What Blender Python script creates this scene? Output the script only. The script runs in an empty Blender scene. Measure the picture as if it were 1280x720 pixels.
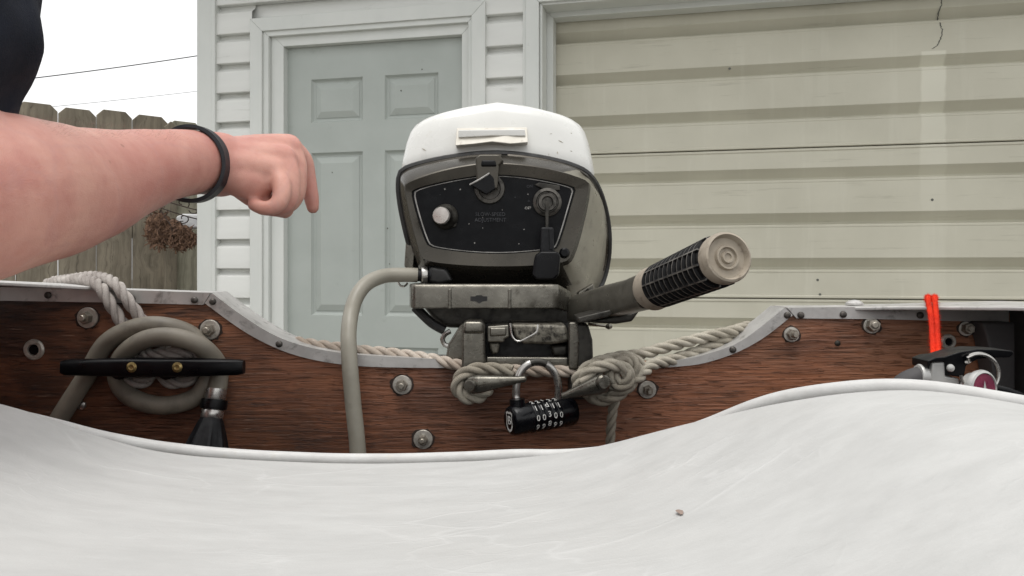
import bpy, bmesh, math, random
from mathutils import Vector, Matrix, noise as mnoise
random.seed(7)
SC = bpy.context.scene
COL = SC.collection
R = math.radians
# ---------------------------------------------------------------- camera
CZ = 0.85
cam = bpy.data.cameras.new('camera'); camo = bpy.data.objects.new('camera', cam); COL.objects.link(camo)
cam.sensor_width = 36; cam.lens = 36 * 1000 / 1280; cam.shift_y = -24 / 1280
cam.clip_start = 0.02; cam.clip_end = 500
camo.location = (0, 0, CZ); camo.rotation_euler = (R(90), 0, 0)
SC.camera = camo
# ---------------------------------------------------------------- sky and light (overcast)
W = bpy.data.worlds.new('World'); SC.world = W; W.use_nodes = True
wn = W.node_tree; bg = wn.nodes['Background']
sky = wn.nodes.new('ShaderNodeTexSky'); sky.sky_type = 'NISHITA'; sky.sun_disc = False
SUN_EL, SUN_ROT = R(76), R(200)
sky.sun_elevation = SUN_EL; sky.sun_rotation = SUN_ROT; sky.dust_density = 8; sky.air_density = 1.0; sky.ozone_density = 1.0
hs = wn.nodes.new('ShaderNodeHueSaturation'); hs.inputs['Saturation'].default_value = 0.10
wn.links.new(sky.outputs['Color'], hs.inputs['Color']); 
cloud = wn.nodes.new('ShaderNodeMix'); cloud.data_type = 'RGBA'; cloud.inputs[0].default_value = 0.9     # closed cloud cover: even and white
cloud.inputs[7].default_value = (7.62, 7.65, 7.66, 1)
wn.links.new(hs.outputs['Color'], cloud.inputs[6]); wn.links.new(cloud.outputs[2], bg.inputs['Color'])
bg.inputs['Strength'].default_value = 0.10
sl = bpy.data.lights.new('sun', 'SUN'); sl.energy = 1.0; sl.angle = R(35); sl.color = (1, 0.97, 0.93)
so = bpy.data.objects.new('sun', sl); COL.objects.link(so)
sd = Vector((math.sin(SUN_ROT) * math.cos(SUN_EL), math.cos(SUN_ROT) * math.cos(SUN_EL), math.sin(SUN_EL)))
so.rotation_euler = (-sd).to_track_quat('-Z', 'Y').to_euler(); so.location = (0, -5, 8)
vs = SC.view_settings; vs.view_transform = 'Standard'; vs.look = 'None'; vs.gamma = 1; vs.exposure = 0.74; vs.use_curve_mapping = False
SC.render.resolution_x = 1024; SC.render.resolution_y = 576

# ---------------------------------------------------------------- geometry helpers
def P(px, py, Y):                       # a point of the place at distance Y, from where it is seen in the photograph
    return Vector(((px - 640) * Y / 1000, Y, CZ - (py - 336) * Y / 1000))
ORG = {}
def S(r, g, b, k=1.0):
    f = lambda c: (c / 12.92 if c <= .04045 else ((c + .055) / 1.055) ** 2.4) * k
    return (f(r / 255), f(g / 255), f(b / 255), 1)
def tag(o, label=None, cat=None, group=None, kind=None):
    if label: o['label'] = label
    if cat: o['category'] = cat
    if group: o['group'] = group
    if kind: o['kind'] = kind
    return o
def thing(name, loc, label, cat, group=None, rz=0, local=False):
    o = bpy.data.objects.new(name, None); COL.objects.link(o); o.empty_display_size = .05
    o.location = loc; o.rotation_euler = (0, 0, rz); ORG[o.name] = Vector((0, 0, 0)) if local else Vector(loc)
    return tag(o, label, cat, group)
def mesh(name, V, F, smooth=True, ang=40, uv=None):
    me = bpy.data.meshes.new(name); me.from_pydata([tuple(v) for v in V], [], F)
    bm = bmesh.new(); bm.from_mesh(me)
    if uv is None:
        bmesh.ops.recalc_face_normals(bm, faces=bm.faces)
    bm.to_mesh(me); bm.free()
    if uv is not None:
        ul = me.uv_layers.new(name='uv')
        for lp in me.loops: ul.data[lp.index].uv = uv[lp.vertex_index]
    if smooth:
        me.shade_smooth(); me.set_sharp_from_angle(angle=R(ang))
    return me
def obj(name, V, F, mat, parent=None, smooth=True, ang=40, bevel=0, seg=2, uv=None, origin=None):
    if parent is not None: off = ORG[parent.name]
    elif origin is not None: off = Vector(origin)
    else: off = Vector((0, 0, 0))
    me = mesh(name, [Vector(v) - off for v in V], F, smooth and not bevel, ang, uv)
    o = bpy.data.objects.new(name, me); COL.objects.link(o); me.materials.append(mat)
    if parent is not None: o.parent = parent
    else: o.location = off
    ORG[o.name] = off
    if bevel:
        b = o.modifiers.new('bevel', 'BEVEL'); b.width = bevel; b.segments = seg; b.limit_method = 'ANGLE'; b.angle_limit = R(35)
        me.shade_smooth(); w = o.modifiers.new('wn', 'WEIGHTED_NORMAL'); w.keep_sharp = False
    return o
def inst(name, me, mat, parent, loc, rot=(0, 0, 0), scale=(1, 1, 1)):
    o = bpy.data.objects.new(name, me); COL.objects.link(o)
    if not me.materials: me.materials.append(mat)
    o.parent = parent; o.location = Vector(loc) - ORG[parent.name]; o.rotation_euler = rot; o.scale = scale
    ORG[o.name] = Vector(loc)
    return o
class MB:
    def __init__(s): s.V = []; s.F = []; s.U = []
    def add(s, V, F, U=None):
        n = len(s.V); s.V += [Vector(v) for v in V]; s.F += [tuple(i + n for i in f) for f in F]
        s.U += U if U else [(0, 0)] * len(V); return s
    def box(s, a, b):
        x0, y0, z0 = a; x1, y1, z1 = b
        return s.add([(x0,y0,z0),(x1,y0,z0),(x1,y1,z0),(x0,y1,z0),(x0,y0,z1),(x1,y0,z1),(x1,y1,z1),(x0,y1,z1)],
                     [(0,3,2,1),(4,5,6,7),(0,1,5,4),(1,2,6,5),(2,3,7,6),(3,0,4,7)])
    def build(s, name, mat, parent=None, **k): return obj(name, s.V, s.F, mat, parent, **k)
def prism_data(pts, Y0, Y1):
    f = [P(x, y, Y0) for x, y in pts]; b = [Vector((v.x, Y1, v.z)) for v in f]; n = len(pts)
    return f + b, [tuple(range(n)), tuple(range(2 * n - 1, n - 1, -1))] + [(i, n + i, n + (i + 1) % n, (i + 1) % n) for i in range(n)]
def prism(name, pts, Y0, Y1, mat, parent=None, **k):
    V, F = prism_data(pts, Y0, Y1); return obj(name, V, F, mat, parent, **k)
def catmull(pts, step, closed=False):
    pts = [Vector(p) for p in pts]; n = len(pts); out = []
    for i in range(n if closed else n - 1):
        if closed: p0, p1, p2, p3 = pts[i-1], pts[i], pts[(i+1) % n], pts[(i+2) % n]
        else: p0, p1, p2, p3 = pts[max(i-1, 0)], pts[i], pts[i+1], pts[min(i+2, n-1)]
        m = max(2, int((p2 - p1).length / step))
        for j in range(m):
            t = j / m
            out.append(.5 * ((2*p1) + (-p0+p2)*t + (2*p0-5*p1+4*p2-p3)*t*t + (-p0+3*p1-3*p2+p3)*t**3))
    if not closed: out.append(pts[-1])
    return out
def resample(path, step=None, n=None, closed=False):
    p = path + [path[0]] if closed else path
    L = [0]
    for a, b in zip(p, p[1:]): L.append(L[-1] + (b - a).length)
    if n is None: n = max(2, int(L[-1] / step))
    m = n if closed else n - 1
    out = []; k = 0
    for i in range(n):
        d = L[-1] * i / m
        while k < len(L) - 2 and L[k+1] < d: k += 1
        t = (d - L[k]) / max(1e-9, L[k+1] - L[k]); out.append(p[k].lerp(p[k+1], t))
    return out
def frames(path, up=Vector((0, 0, 1))):
    T = [(path[min(i+1, len(path)-1)] - path[max(i-1, 0)]).normalized() for i in range(len(path))]
    N = T[0].cross(up); N = T[0].cross(Vector((1, 0, 0))) if N.length < .1 else N
    N.normalize(); fr = []
    for t in T:
        N = (N - t * N.dot(t)); N.normalize(); fr.append((t, N.copy(), t.cross(N)))
    return fr
def tube_data(path, r, n=12, cap=True, closed=False):
    path = [Vector(p) for p in path]; fr = frames(path); V = []; U = []; F = []; d = 0
    rf = r if callable(r) else (lambda t: r)
    m = len(path)
    for i, (p, (t, N, B)) in enumerate(zip(path, fr)):
        if i: d += (p - path[i-1]).length
        rr = rf(i / (m - 1))
        ra, rb = rr if isinstance(rr, tuple) else (rr, rr)
        for k in range(n):
            a = 2 * math.pi * k / n
            V.append(p + N * math.cos(a) * ra + B * math.sin(a) * rb); U.append((k / n if k <= n/2 else 1 - k / n, d))
    for i in range(m if closed else m - 1):
        for k in range(n):
            F.append((i*n+k, i*n+(k+1) % n, ((i+1) % m)*n+(k+1) % n, ((i+1) % m)*n+k))
    if cap and not closed:
        F.append(tuple(range(n-1, -1, -1))); F.append(tuple((m-1)*n + k for k in range(n)))
    return V, F, U
def tube(name, path, r, mat, parent=None, n=12, **k):
    V, F, U = tube_data(path, r, n); return obj(name, V, F, mat, parent, uv=U, **k)
def lathe_data(prof, n=32):             # prof: list of (radius, height along local z)
    V = []; F = []
    for r, h in prof:
        for k in range(n): a = 2 * math.pi * k / n; V.append(Vector((r * math.cos(a), r * math.sin(a), h)))
    for i in range(len(prof) - 1):
        for k in range(n): F.append((i*n+k, i*n+(k+1) % n, (i+1)*n+(k+1) % n, (i+1)*n+k))
    F.append(tuple(range(n-1, -1, -1))); F.append(tuple((len(prof)-1)*n + k for k in range(n)))
    return V, F
def orient(V, loc, axis):
    q = Vector(axis).normalized().to_track_quat('Z', 'Y'); loc = Vector(loc)
    return [q @ Vector(v) + loc for v in V]
def lathe(name, prof, loc, axis, mat, parent=None, n=32, ang=35, **k):
    V, F = lathe_data(prof, n); return obj(name, orient(V, loc, axis), F, mat, parent, ang=ang, **k)
def loft_data(rings, caps=(True, True)):
    n = len(rings[0]); V = [v for r in rings for v in r]; F = []
    for i in range(len(rings) - 1):
        for k in range(n): F.append((i*n+k, i*n+(k+1) % n, (i+1)*n+(k+1) % n, (i+1)*n+k))
    if caps[0]: F.append(tuple(range(n-1, -1, -1)))
    if caps[1]: F.append(tuple((len(rings)-1)*n + k for k in range(n)))
    return V, F
def chaikin(pts, it=2, closed=True, q=.25):
    pts = [Vector(p) for p in pts]
    for _ in range(it):
        o = []
        for i in range(len(pts) if closed else len(pts) - 1):
            a, b = pts[i], pts[(i+1) % len(pts)]; o += [a.lerp(b, q), a.lerp(b, 1 - q)]
        pts = o
    return pts
def interp(x, tab):
    if x <= tab[0][0]: return tab[0][1]
    for (a, b), (c, d) in zip(tab, tab[1:]):
        if x <= c: return b + (d - b) * (x - a) / (c - a)
    return tab[-1][1]
def rope(name, pts, r, mat, parent=None, pitch=None, step=None, origin=None, fuzz=0.0):
    path = resample(catmull(pts, .004), step=step or r * .33); fr = frames(path)
    pitch = pitch or r * 7.5; mb = MB(); acc = 0
    offs = [[], [], []]
    for i, (p, (t, N, B)) in enumerate(zip(path, fr)):
        if i: acc += (p - path[i-1]).length
        for k in range(3):
            ph = 2 * math.pi * (acc / pitch + k / 3)
            j = 1 + .05 * mnoise.noise(p * 120 + Vector((k * 9, 0, 0)))
            offs[k].append(p + (N * math.cos(ph) + B * math.sin(ph)) * r * .56 * j)
    for k in range(3):
        V, F, U = tube_data(offs[k], lambda t: r * .53, 9); mb.add(V, F, [(u[0] + 0, u[1]) for u in U])
    rr = random.Random(int(abs(path[0].x) * 1e5)); hv = MB()
    for _ in range(int(len(path) * 5)):      # loose fibres
        k = rr.randrange(len(path)); p = path[k]; t, N, B = fr[k]; a = rr.uniform(0, 6.283)
        n_ = N * math.cos(a) + B * math.sin(a); q0 = p + n_ * r * .95; d = (n_ * .6 + t * rr.gauss(0, .9) + B * rr.gauss(0, .3)).normalized() * rr.uniform(.0015, .0045)
        w = d.cross(n_ + t * .3).normalized() * .00011
        mb.add([q0 - w, q0 + w, q0 + d], [(0, 1, 2)])
    return obj(name, mb.V, mb.F, mat, parent, uv=mb.U, ang=70, origin=origin)
def text_data(s, size, loc, xdir, normal, extrude=.0002, align='CENTER', shear=0):
    cu = bpy.data.curves.new('t', 'FONT'); cu.body = s; cu.size = size; cu.extrude = extrude; cu.align_x = align; cu.align_y = 'CENTER'; cu.shear = shear
    cu.resolution_u = 3
    o = bpy.data.objects.new('t', cu); COL.objects.link(o)
    me = bpy.data.meshes.new_from_object(o)
    x = Vector(xdir).normalized(); z = Vector(normal).normalized(); y = z.cross(x).normalized(); x = y.cross(z)
    V = [Vector(loc) + x * v.co.x + y * v.co.y + z * v.co.z for v in me.vertices]; F = [tuple(p.vertices) for p in me.polygons]
    bpy.data.objects.remove(o); bpy.data.curves.remove(cu); bpy.data.meshes.remove(me)
    return V, F

# ---------------------------------------------------------------- materials
def add(nt, t, ins=None, **props):
    n = nt.nodes.new(t)
    for k, v in props.items(): setattr(n, k, v)
    for k, v in (ins or {}).items():
        s = n.inputs[k]
        if hasattr(v, 'links'): nt.links.new(v, s)
        else: s.default_value = v
    return n
def mixc(nt, fac, a, b, mode='MIX'):
    m = nt.nodes.new('ShaderNodeMix'); m.data_type = 'RGBA'; m.blend_type = mode
    for i, v in ((0, fac), (6, a), (7, b)):
        if hasattr(v, 'links'): nt.links.new(v, m.inputs[i])
        else: m.inputs[i].default_value = v
    return m.outputs[2]
def ramp(nt, fac, p0, p1, c0=0., c1=1.):
    r = add(nt, 'ShaderNodeMapRange', {'Value': fac, 'From Min': p0, 'From Max': p1, 'To Min': c0, 'To Max': c1}); return r.outputs[0]
def newmat(name):
    m = bpy.data.materials.new(name); m.use_nodes = True; nt = m.node_tree
    return m, nt, nt.nodes['Principled BSDF']
def vec(nt, stretch=(1, 1, 1), rnd=True):
    tc = add(nt, 'ShaderNodeTexCoord'); v = tc.outputs['Object']
    if rnd:
        oi = add(nt, 'ShaderNodeObjectInfo'); mu = add(nt, 'ShaderNodeMath', {0: oi.outputs['Random'], 1: 13.0}, operation='MULTIPLY')
        va = add(nt, 'ShaderNodeVectorMath', {0: v, 1: mu.outputs[0]}, operation='ADD'); v = va.outputs[0]
    return add(nt, 'ShaderNodeMapping', {'Vector': v, 'Scale': stretch}).outputs[0]
def nz(nt, v, scale, detail=4, rough=.55, dist=0):
    return add(nt, 'ShaderNodeTexNoise', {'Vector': v, 'Scale': scale, 'Detail': detail, 'Roughness': rough, 'Distortion': dist}).outputs['Fac']
def M(name, c1, c2=None, *a_, rnd=True, **k_): return M_(name, c1, c2, *a_, rnd=rnd, **k_)
def M_(name, c1, c2=None, rough=.5, metal=0., nscale=25, stretch=(1, 1, 1), bump=0., bscale=250, dirt=None, coat=0., spec=.5, rvar=.12, bdist=.002, rnd=True):
    m, nt, b = newmat(name); v = vec(nt, stretch, rnd)
    n1 = nz(nt, v, nscale, 5)
    col = mixc(nt, ramp(nt, n1, .35, .65), c1, c2 or c1)
    if dirt:
        dc, lo, hi, sc = dirt
        d = ramp(nt, nz(nt, v, sc, 7, .65, .3), lo, hi); col = mixc(nt, d, col, dc)
    nt.links.new(col, b.inputs['Base Color'])
    rr = ramp(nt, nz(nt, v, nscale * 2.3, 4), .3, .7, max(.02, rough - rvar), min(1, rough + rvar)); nt.links.new(rr, b.inputs['Roughness'])
    b.inputs['Metallic'].default_value = metal; b.inputs['Coat Weight'].default_value = coat; b.inputs['Specular IOR Level'].default_value = spec
    if bump:
        bn = add(nt, 'ShaderNodeBump', {'Height': nz(nt, v, bscale, 4), 'Strength': bump, 'Distance': bdist}); nt.links.new(bn.outputs[0], b.inputs['Normal'])
    return m
def wood(name, ca, cb, cc, grain=(2.2, 30, 70), bump=.6, weather=None, dist=.0025, rough=.75, spec=.3):
    """ca/cb grain tones, cc dark cracks; grain: frequency along, across, vertical"""
    m, nt, b = newmat(name); v = vec(nt, (1, 1, 1))
    wob = nz(nt, vec(nt, (3, 3, 3)), 2.0, 2)
    vv = add(nt, 'ShaderNodeMapping', {'Vector': v, 'Scale': grain}).outputs[0]
    dv = add(nt, 'ShaderNodeVectorMath', {0: vv, 1: add(nt, 'ShaderNodeMath', {0: wob, 1: 2.5}, operation='MULTIPLY').outputs[0]}, operation='ADD').outputs[0]
    g1 = nz(nt, dv, 1.0, 8, .62, .35)
    g2 = nz(nt, add(nt, 'ShaderNodeMapping', {'Vector': dv, 'Scale': (2.5, 2.5, 2.6), 'Location': (4, 2, 7)}).outputs[0], 1.0, 6, .7, .2)
    big = nz(nt, v, 4.5, 3)
    col = mixc(nt, ramp(nt, g1, .33, .68), ca, cb)
    col = mixc(nt, ramp(nt, big, .35, .7, 0, .55), col, tuple(x * .62 for x in cb[:3]) + (1,))
    crack = ramp(nt, g2, .56, .68)
    col = mixc(nt, add(nt, 'ShaderNodeMath', {0: crack, 1: .48}, operation='MULTIPLY').outputs[0], col, cc)
    if weather:
        col = weather(nt, v, col, g1)
    nt.links.new(col, b.inputs['Base Color']); b.inputs['Roughness'].default_value = rough; b.inputs['Specular IOR Level'].default_value = spec
    h = add(nt, 'ShaderNodeMath', {0: g1, 1: crack}, operation='SUBTRACT').outputs[0]
    bn = add(nt, 'ShaderNodeBump', {'Height': h, 'Strength': bump, 'Distance': dist}); nt.links.new(bn.outputs[0], b.inputs['Normal'])
    return m
def fibre(name, c1, c2, cd, freq=9, rough=.85, twist=640):
    m, nt, b = newmat(name); tc = add(nt, 'ShaderNodeTexCoord'); sp = add(nt, 'ShaderNodeSeparateXYZ', {0: tc.outputs['UV']})
    v = tc.outputs['Object']
    n1 = nz(nt, v, 40, 5); n2 = nz(nt, v, 700, 3)
    ph = add(nt, 'ShaderNodeMath', {0: sp.outputs[0], 1: 2 * math.pi * freq, 2: 0}, operation='MULTIPLY_ADD')
    ph2 = add(nt, 'ShaderNodeMath', {0: sp.outputs[1], 1: twist * 6, 2: ph.outputs[0]}, operation='MULTIPLY_ADD')
    si = add(nt, 'ShaderNodeMath', {0: ph2.outputs[0]}, operation='SINE').outputs[0]
    col = mixc(nt, ramp(nt, n1, .35, .65), c1, c2); col = mixc(nt, ramp(nt, n2, .5, .8, 0, .6), col, cd)
    col = mixc(nt, ramp(nt, nz(nt, v, 14, 4), .40, .66, 0, .8), col, cd)
    nt.links.new(col, b.inputs['Base Color']); b.inputs['Roughness'].default_value = rough; b.inputs['Specular IOR Level'].default_value = .2
    h = add(nt, 'ShaderNodeMath', {0: n2, 1: 1.0, 2: si}, operation='MULTIPLY_ADD').outputs[0]
    bn = add(nt, 'ShaderNodeBump', {'Height': h, 'Strength': .32, 'Distance': .0007}); nt.links.new(bn.outputs[0], b.inputs['Normal'])
    return m

m_concrete = M('concrete', S(150, 148, 142), S(128, 126, 120), .9, nscale=3, bump=.4, bscale=60, bdist=.01, dirt=(S(90, 88, 84), .55, .75, 1.2))
m_siding = M('siding', S(214, 215, 211), S(208, 209, 205), .5, nscale=5, bump=.06, bscale=60, dirt=(S(168, 168, 160), .60, .85, 7), stretch=(.6, 1, 3))
m_trim = M('trim', S(207, 209, 205), S(200, 203, 199), .45, nscale=6, bump=.06, bscale=50, dirt=(S(160, 160, 152), .66, .84, 11), stretch=(1, 1, .5))
m_door = M('door_paint', S(167, 173, 168), S(161, 167, 162), .42, rnd=False, nscale=5, bump=.05, bscale=70, dirt=(S(142, 147, 141), .62, .82, 8))
m_doorchip = M('paint_chip', S(95, 96, 90), rough=.8)
m_roof = M('shingle', S(80, 78, 76), S(60, 58, 58), .95, nscale=30, bump=.5, bscale=90)
m_fence = wood('fence_wood', S(152, 143, 126), S(114, 106, 93), S(50, 45, 39), grain=(38, 38, 1.5), bump=.4, dist=.004)
m_fence2 = wood('fence_wood_light', S(176, 172, 154), S(138, 135, 120), S(70, 66, 56), grain=(38, 38, 1.5), bump=.4, dist=.004)
m_wire = M('rusty_wire', S(42, 34, 30), S(60, 44, 36), .8, nscale=80)
m_coco = M('coco_fibre', S(120, 92, 72), S(70, 50, 40), .95, nscale=60, bump=.8, bscale=200)
m_white = M('white_plastic', S(225, 225, 225), S(210, 212, 214), .5)
m_cable = M('cable', S(70, 70, 72), rough=.7)
def weather(nt, v, col, g):
    tc = add(nt, 'ShaderNodeTexCoord'); sp = add(nt, 'ShaderNodeSeparateXYZ', {0: tc.outputs['Object']})
    xx = sp.outputs[0]; zz = sp.outputs[2]
    # bare, greyed ply near the left end, varnish left on the middle, paler wood at the right
    n = nz(nt, v, 7, 4, .6, .4)
    d1 = add(nt, 'ShaderNodeMath', {0: n, 1: ramp(nt, xx, -.62, .05, .30, -.12)}, operation='ADD').outputs[0]
    col = mixc(nt, ramp(nt, d1, .40, .74, 0, .85), col, S(58, 41, 33))
    d2 = add(nt, 'ShaderNodeMath', {0: n, 1: ramp(nt, xx, .12, .42, -.25, .2)}, operation='ADD').outputs[0]
    col = mixc(nt, ramp(nt, d2, .45, .75, 0, .6), col, S(150, 108, 82))
    fl = nz(nt, add(nt, 'ShaderNodeMapping', {'Vector': v, 'Scale': (26, 40, 330)}).outputs[0], 1.0, 5, .7)
    col = mixc(nt, ramp(nt, fl, .60, .72, 0, .55), col, S(178, 150, 130))
    pt = nz(nt, add(nt, 'ShaderNodeMapping', {'Vector': v, 'Scale': (5, 5, 17), 'Location': (2, 0, 5)}).outputs[0], 1.0, 4, .55, .5)
    col = mixc(nt, ramp(nt, pt, .50, .66, 0, .42), col, S(166, 108, 74)); col = mixc(nt, ramp(nt, pt, .46, .30, 0, .55), col, S(70, 44, 34))
    # weather-black band where water sits under the metal cap (top edge only)
    d3 = add(nt, 'ShaderNodeMath', {0: nz(nt, add(nt, 'ShaderNodeMapping', {'Vector': v, 'Scale': (9, 9, 60)}).outputs[0], 1.0, 5, .7), 1: ramp(nt, zz, .35, .46, -.3, .12)}, operation='ADD').outputs[0]
    col = mixc(nt, ramp(nt, d3, .5, .66, 0, .75), col, S(38, 32, 30))
    return col
m_wood = wood('transom_wood', S(162, 106, 76), S(118, 77, 56), S(30, 21, 17), grain=(15, 30, 300), bump=.9, weather=weather, dist=.0018, rough=.40, spec=.5)
m_alu = M('aluminium', S(196, 194, 191), S(176, 174, 171), .40, .4, nscale=30, bump=.1, bscale=200, dirt=(S(112, 110, 106), .56, .74, 55))
m_rivet = M('rivet', S(98, 94, 90), S(70, 66, 62), .5, .7, nscale=200)
m_bolt = M('galvanised', S(196, 192, 184), S(168, 163, 154), .42, .45, nscale=150, dirt=(S(112, 100, 88), .58, .75, 180), bump=.12, bscale=500)
m_stain = M('wet_stain', S(46, 34, 28), S(58, 44, 36), .8)
m_hull = M('hull_dark', S(74, 72, 72), S(60, 58, 59), .7, nscale=12, bump=.2, bscale=120)
m_black = M('black_nylon', S(6, 7, 10), S(5, 5, 8), .36, spec=.22, nscale=30, bump=.08, bscale=600)
m_brass = M('brass', S(170, 150, 100), S(140, 120, 80), .35, .8, nscale=200)
m_hose = M('grey_hose', S(124, 118, 106), S(106, 100, 90), .55, nscale=18, bump=.06, bscale=300, dirt=(S(74, 70, 62), .56, .78, 22))
m_hose2 = M('pale_hose', S(150, 146, 134), S(132, 128, 116), .5, nscale=18, bump=.06, bscale=300, dirt=(S(96, 92, 82), .6, .8, 22))
m_rubber = M('rubber', S(12, 13, 17), S(16, 17, 20), .5, spec=.3, nscale=60, bump=.1, bscale=300, dirt=(S(66, 64, 60), .62, .8, 60))
m_seal = M('seal_rubber', S(22, 22, 22), S(32, 31, 30), .55, nscale=60)
m_steel = M('steel', S(190, 188, 184), S(165, 162, 158), .3, .9, nscale=80)
m_rope = fibre('rope_pink', S(206, 196, 184), S(188, 176, 163), S(140, 126, 113))
m_ropeg = fibre('rope_grey', S(186, 180, 166), S(166, 160, 146), S(112, 104, 92))
m_ropel = fibre('rope_left', S(192, 186, 180), S(170, 164, 158), S(112, 102, 98))
m_orange = fibre('orange_cord', S(240, 66, 28), S(228, 52, 22), S(180, 36, 18), freq=7, twist=500)
m_cowl = M('cowl_white', S(212, 212, 208), S(206, 206, 202), .30, nscale=14, bump=.04, bscale=80, dirt=(S(188, 184, 172), .64, .80, 30), coat=.2)
m_scuff = M('scuff', S(176, 171, 158), S(150, 144, 130), .7, nscale=200)
m_dull = M('dull_ring', S(92, 89, 84), S(72, 70, 66), .45, .6, nscale=80, dirt=(S(36, 34, 31), .5, .7, 120))
m_badge = M('cowl_handle', S(208, 204, 193), S(196, 191, 180), .5, nscale=40, dirt=(S(130, 118, 100), .62, .75, 60))
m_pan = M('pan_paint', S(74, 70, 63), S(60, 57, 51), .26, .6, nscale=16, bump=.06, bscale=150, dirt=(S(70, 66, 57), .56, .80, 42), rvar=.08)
m_flank_lit = M('flank_lit_tone', S(146, 142, 129), S(130, 126, 113), .33, .3, nscale=16, bump=.05, bscale=150, dirt=(S(84, 79, 69), .56, .80, 42), rvar=.08)  # lit version of the pan paint, brightness of the reflecting flank put into the colour
m_cast = M('cast_alloy', S(116, 113, 105), S(96, 93, 86), .30, .8, nscale=40, bump=.12, bscale=300, dirt=(S(58, 54, 47), .56, .74, 75))
m_castd = M('cast_dark', S(64, 62, 57), S(50, 48, 44), .45, .5, nscale=40, bump=.15, bscale=300, dirt=(S(26, 24, 22), .5, .72, 80))
m_grime = M('grimy_alloy', S(132, 128, 117), S(88, 84, 75), .5, .45, nscale=110, bump=.25, bscale=350, dirt=(S(40, 37, 32), .50, .64, 130))
m_arm = M('arm_paint', S(112, 109, 100), S(92, 89, 81), .38, .5, nscale=30, bump=.1, bscale=300, dirt=(S(176, 172, 160), .64, .70, 90))
m_nut = M('nut_steel', S(160, 154, 143), S(132, 126, 116), .4, .6, nscale=150, dirt=(S(84, 74, 64), .55, .72, 200))
m_panel = M('panel_black', S(4, 5, 9), S(6, 7, 11), .36, spec=.16, nscale=40, dirt=(S(44, 42, 40), .70, .80, 90), bump=.05, bscale=300)
m_line = M('panel_line', S(176, 174, 170), S(120, 118, 114), .5, nscale=60)
m_print = M('faded_print', S(78, 79, 82), S(34, 36, 42), .6, nscale=200)
m_knob = M('knob_silver', S(205, 200, 195), S(185, 180, 175), .35, .7, nscale=60)
m_grip = M('grip_rubber', S(8, 8, 9), S(12, 12, 13), .55, spec=.2, nscale=50, bump=.1, bscale=300)
m_gripl = M('grip_line', S(112, 108, 102), S(48, 46, 44), .5, nscale=70)
m_gripc = M('grip_cap', S(166, 156, 141), S(146, 136, 121), .6, nscale=45, bump=.12, bscale=300, dirt=(S(104, 92, 82), .54, .76, 90))
m_lock = M('lock_black', S(6, 7, 11), S(8, 9, 13), .25, spec=.3, nscale=40, bump=.03, bscale=400)
m_dig = M('lock_print', S(205, 205, 200), S(180, 180, 178), .5, nscale=200)
m_ext = M('ext_alloy', S(198, 198, 194), S(180, 180, 178), .4, .3, nscale=40)
m_gauge = M('gauge_face', S(150, 70, 92), S(120, 52, 74), .3, nscale=60, coat=.8)
m_red = M('ext_red', S(170, 30, 28), rough=.35)
m_band = M('wristband', S(22, 24, 30), S(28, 30, 36), .5, nscale=40, bump=.05, bscale=400)
# cushion vinyl
m_vinyl, nt, b = newmat('vinyl')
v = vec(nt, (1, 1, 1), False)
mp = add(nt, 'ShaderNodeMapping', {'Vector': v, 'Scale': (7, 16, 16), 'Rotation': (0, 0, .18)}).outputs[0]
n0 = nz(nt, mp, 1.2, 3)
wv = add(nt, 'ShaderNodeVectorMath', {0: mp, 1: add(nt, 'ShaderNodeMath', {0: n0, 1: .8}, operation='MULTIPLY').outputs[0]}, operation='ADD').outputs[0]
def crease(nt, w, sc, wd):
    vo = add(nt, 'ShaderNodeTexVoronoi', {'Vector': w, 'Scale': sc}, feature='DISTANCE_TO_EDGE').outputs['Distance']
    return ramp(nt, vo, 0, wd, 1, 0)
c1 = crease(nt, wv, 1.1, .035); msk = ramp(nt, nz(nt, v, 9, 3), .45, .62)
c1 = add(nt, 'ShaderNodeMath', {0: c1, 1: msk}, operation='MULTIPLY').outputs[0]
n2 = nz(nt, add(nt, 'ShaderNodeMapping', {'Vector': v, 'Scale': (20, 70, 70)}).outputs[0], 1, 6, .65); n3 = nz(nt, v, 900, 2)
col = mixc(nt, ramp(nt, n2, .35, .7), S(184, 184, 182), S(175, 175, 173))
c2_ = crease(nt, add(nt, 'ShaderNodeVectorMath', {0: add(nt, 'ShaderNodeMapping', {'Vector': v, 'Scale': (22, 60, 60), 'Rotation': (0, 0, -.35), 'Location': (3, 1, 0)}).outputs[0], 1: add(nt, 'ShaderNodeMath', {0: nz(nt, v, 22, 4), 1: .8}, operation='MULTIPLY').outputs[0]}, operation='ADD').outputs[0], 1.0, .06)
c2_ = add(nt, 'ShaderNodeMath', {0: c2_, 1: ramp(nt, nz(nt, v, 16, 4), .47, .62)}, operation='MULTIPLY').outputs[0]
c1 = add(nt, 'ShaderNodeMath', {0: c2_, 1: .7, 2: c1}, operation='MULTIPLY_ADD').outputs[0]
col = mixc(nt, ramp(nt, c1, .2, 1, 0, .22), col, S(208, 208, 207))
col = mixc(nt, ramp(nt, nz(nt, v, 6, 4), .55, .75, 0, .5), col, S(178, 177, 174))
nt.links.new(col, b.inputs['Base Color']); b.inputs['Roughness'].default_value = .55; b.inputs['Specular IOR Level'].default_value = .35
hh = add(nt, 'ShaderNodeMath', {0: c1, 1: .35, 2: n2}, operation='MULTIPLY_ADD').outputs[0]
hh = add(nt, 'ShaderNodeMath', {0: n3, 1: .15, 2: hh}, operation='MULTIPLY_ADD').outputs[0]
nt.links.new(add(nt, 'ShaderNodeBump', {'Height': hh, 'Strength': .34, 'Distance': .0015}).outputs[0], b.inputs['Normal'])
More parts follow.
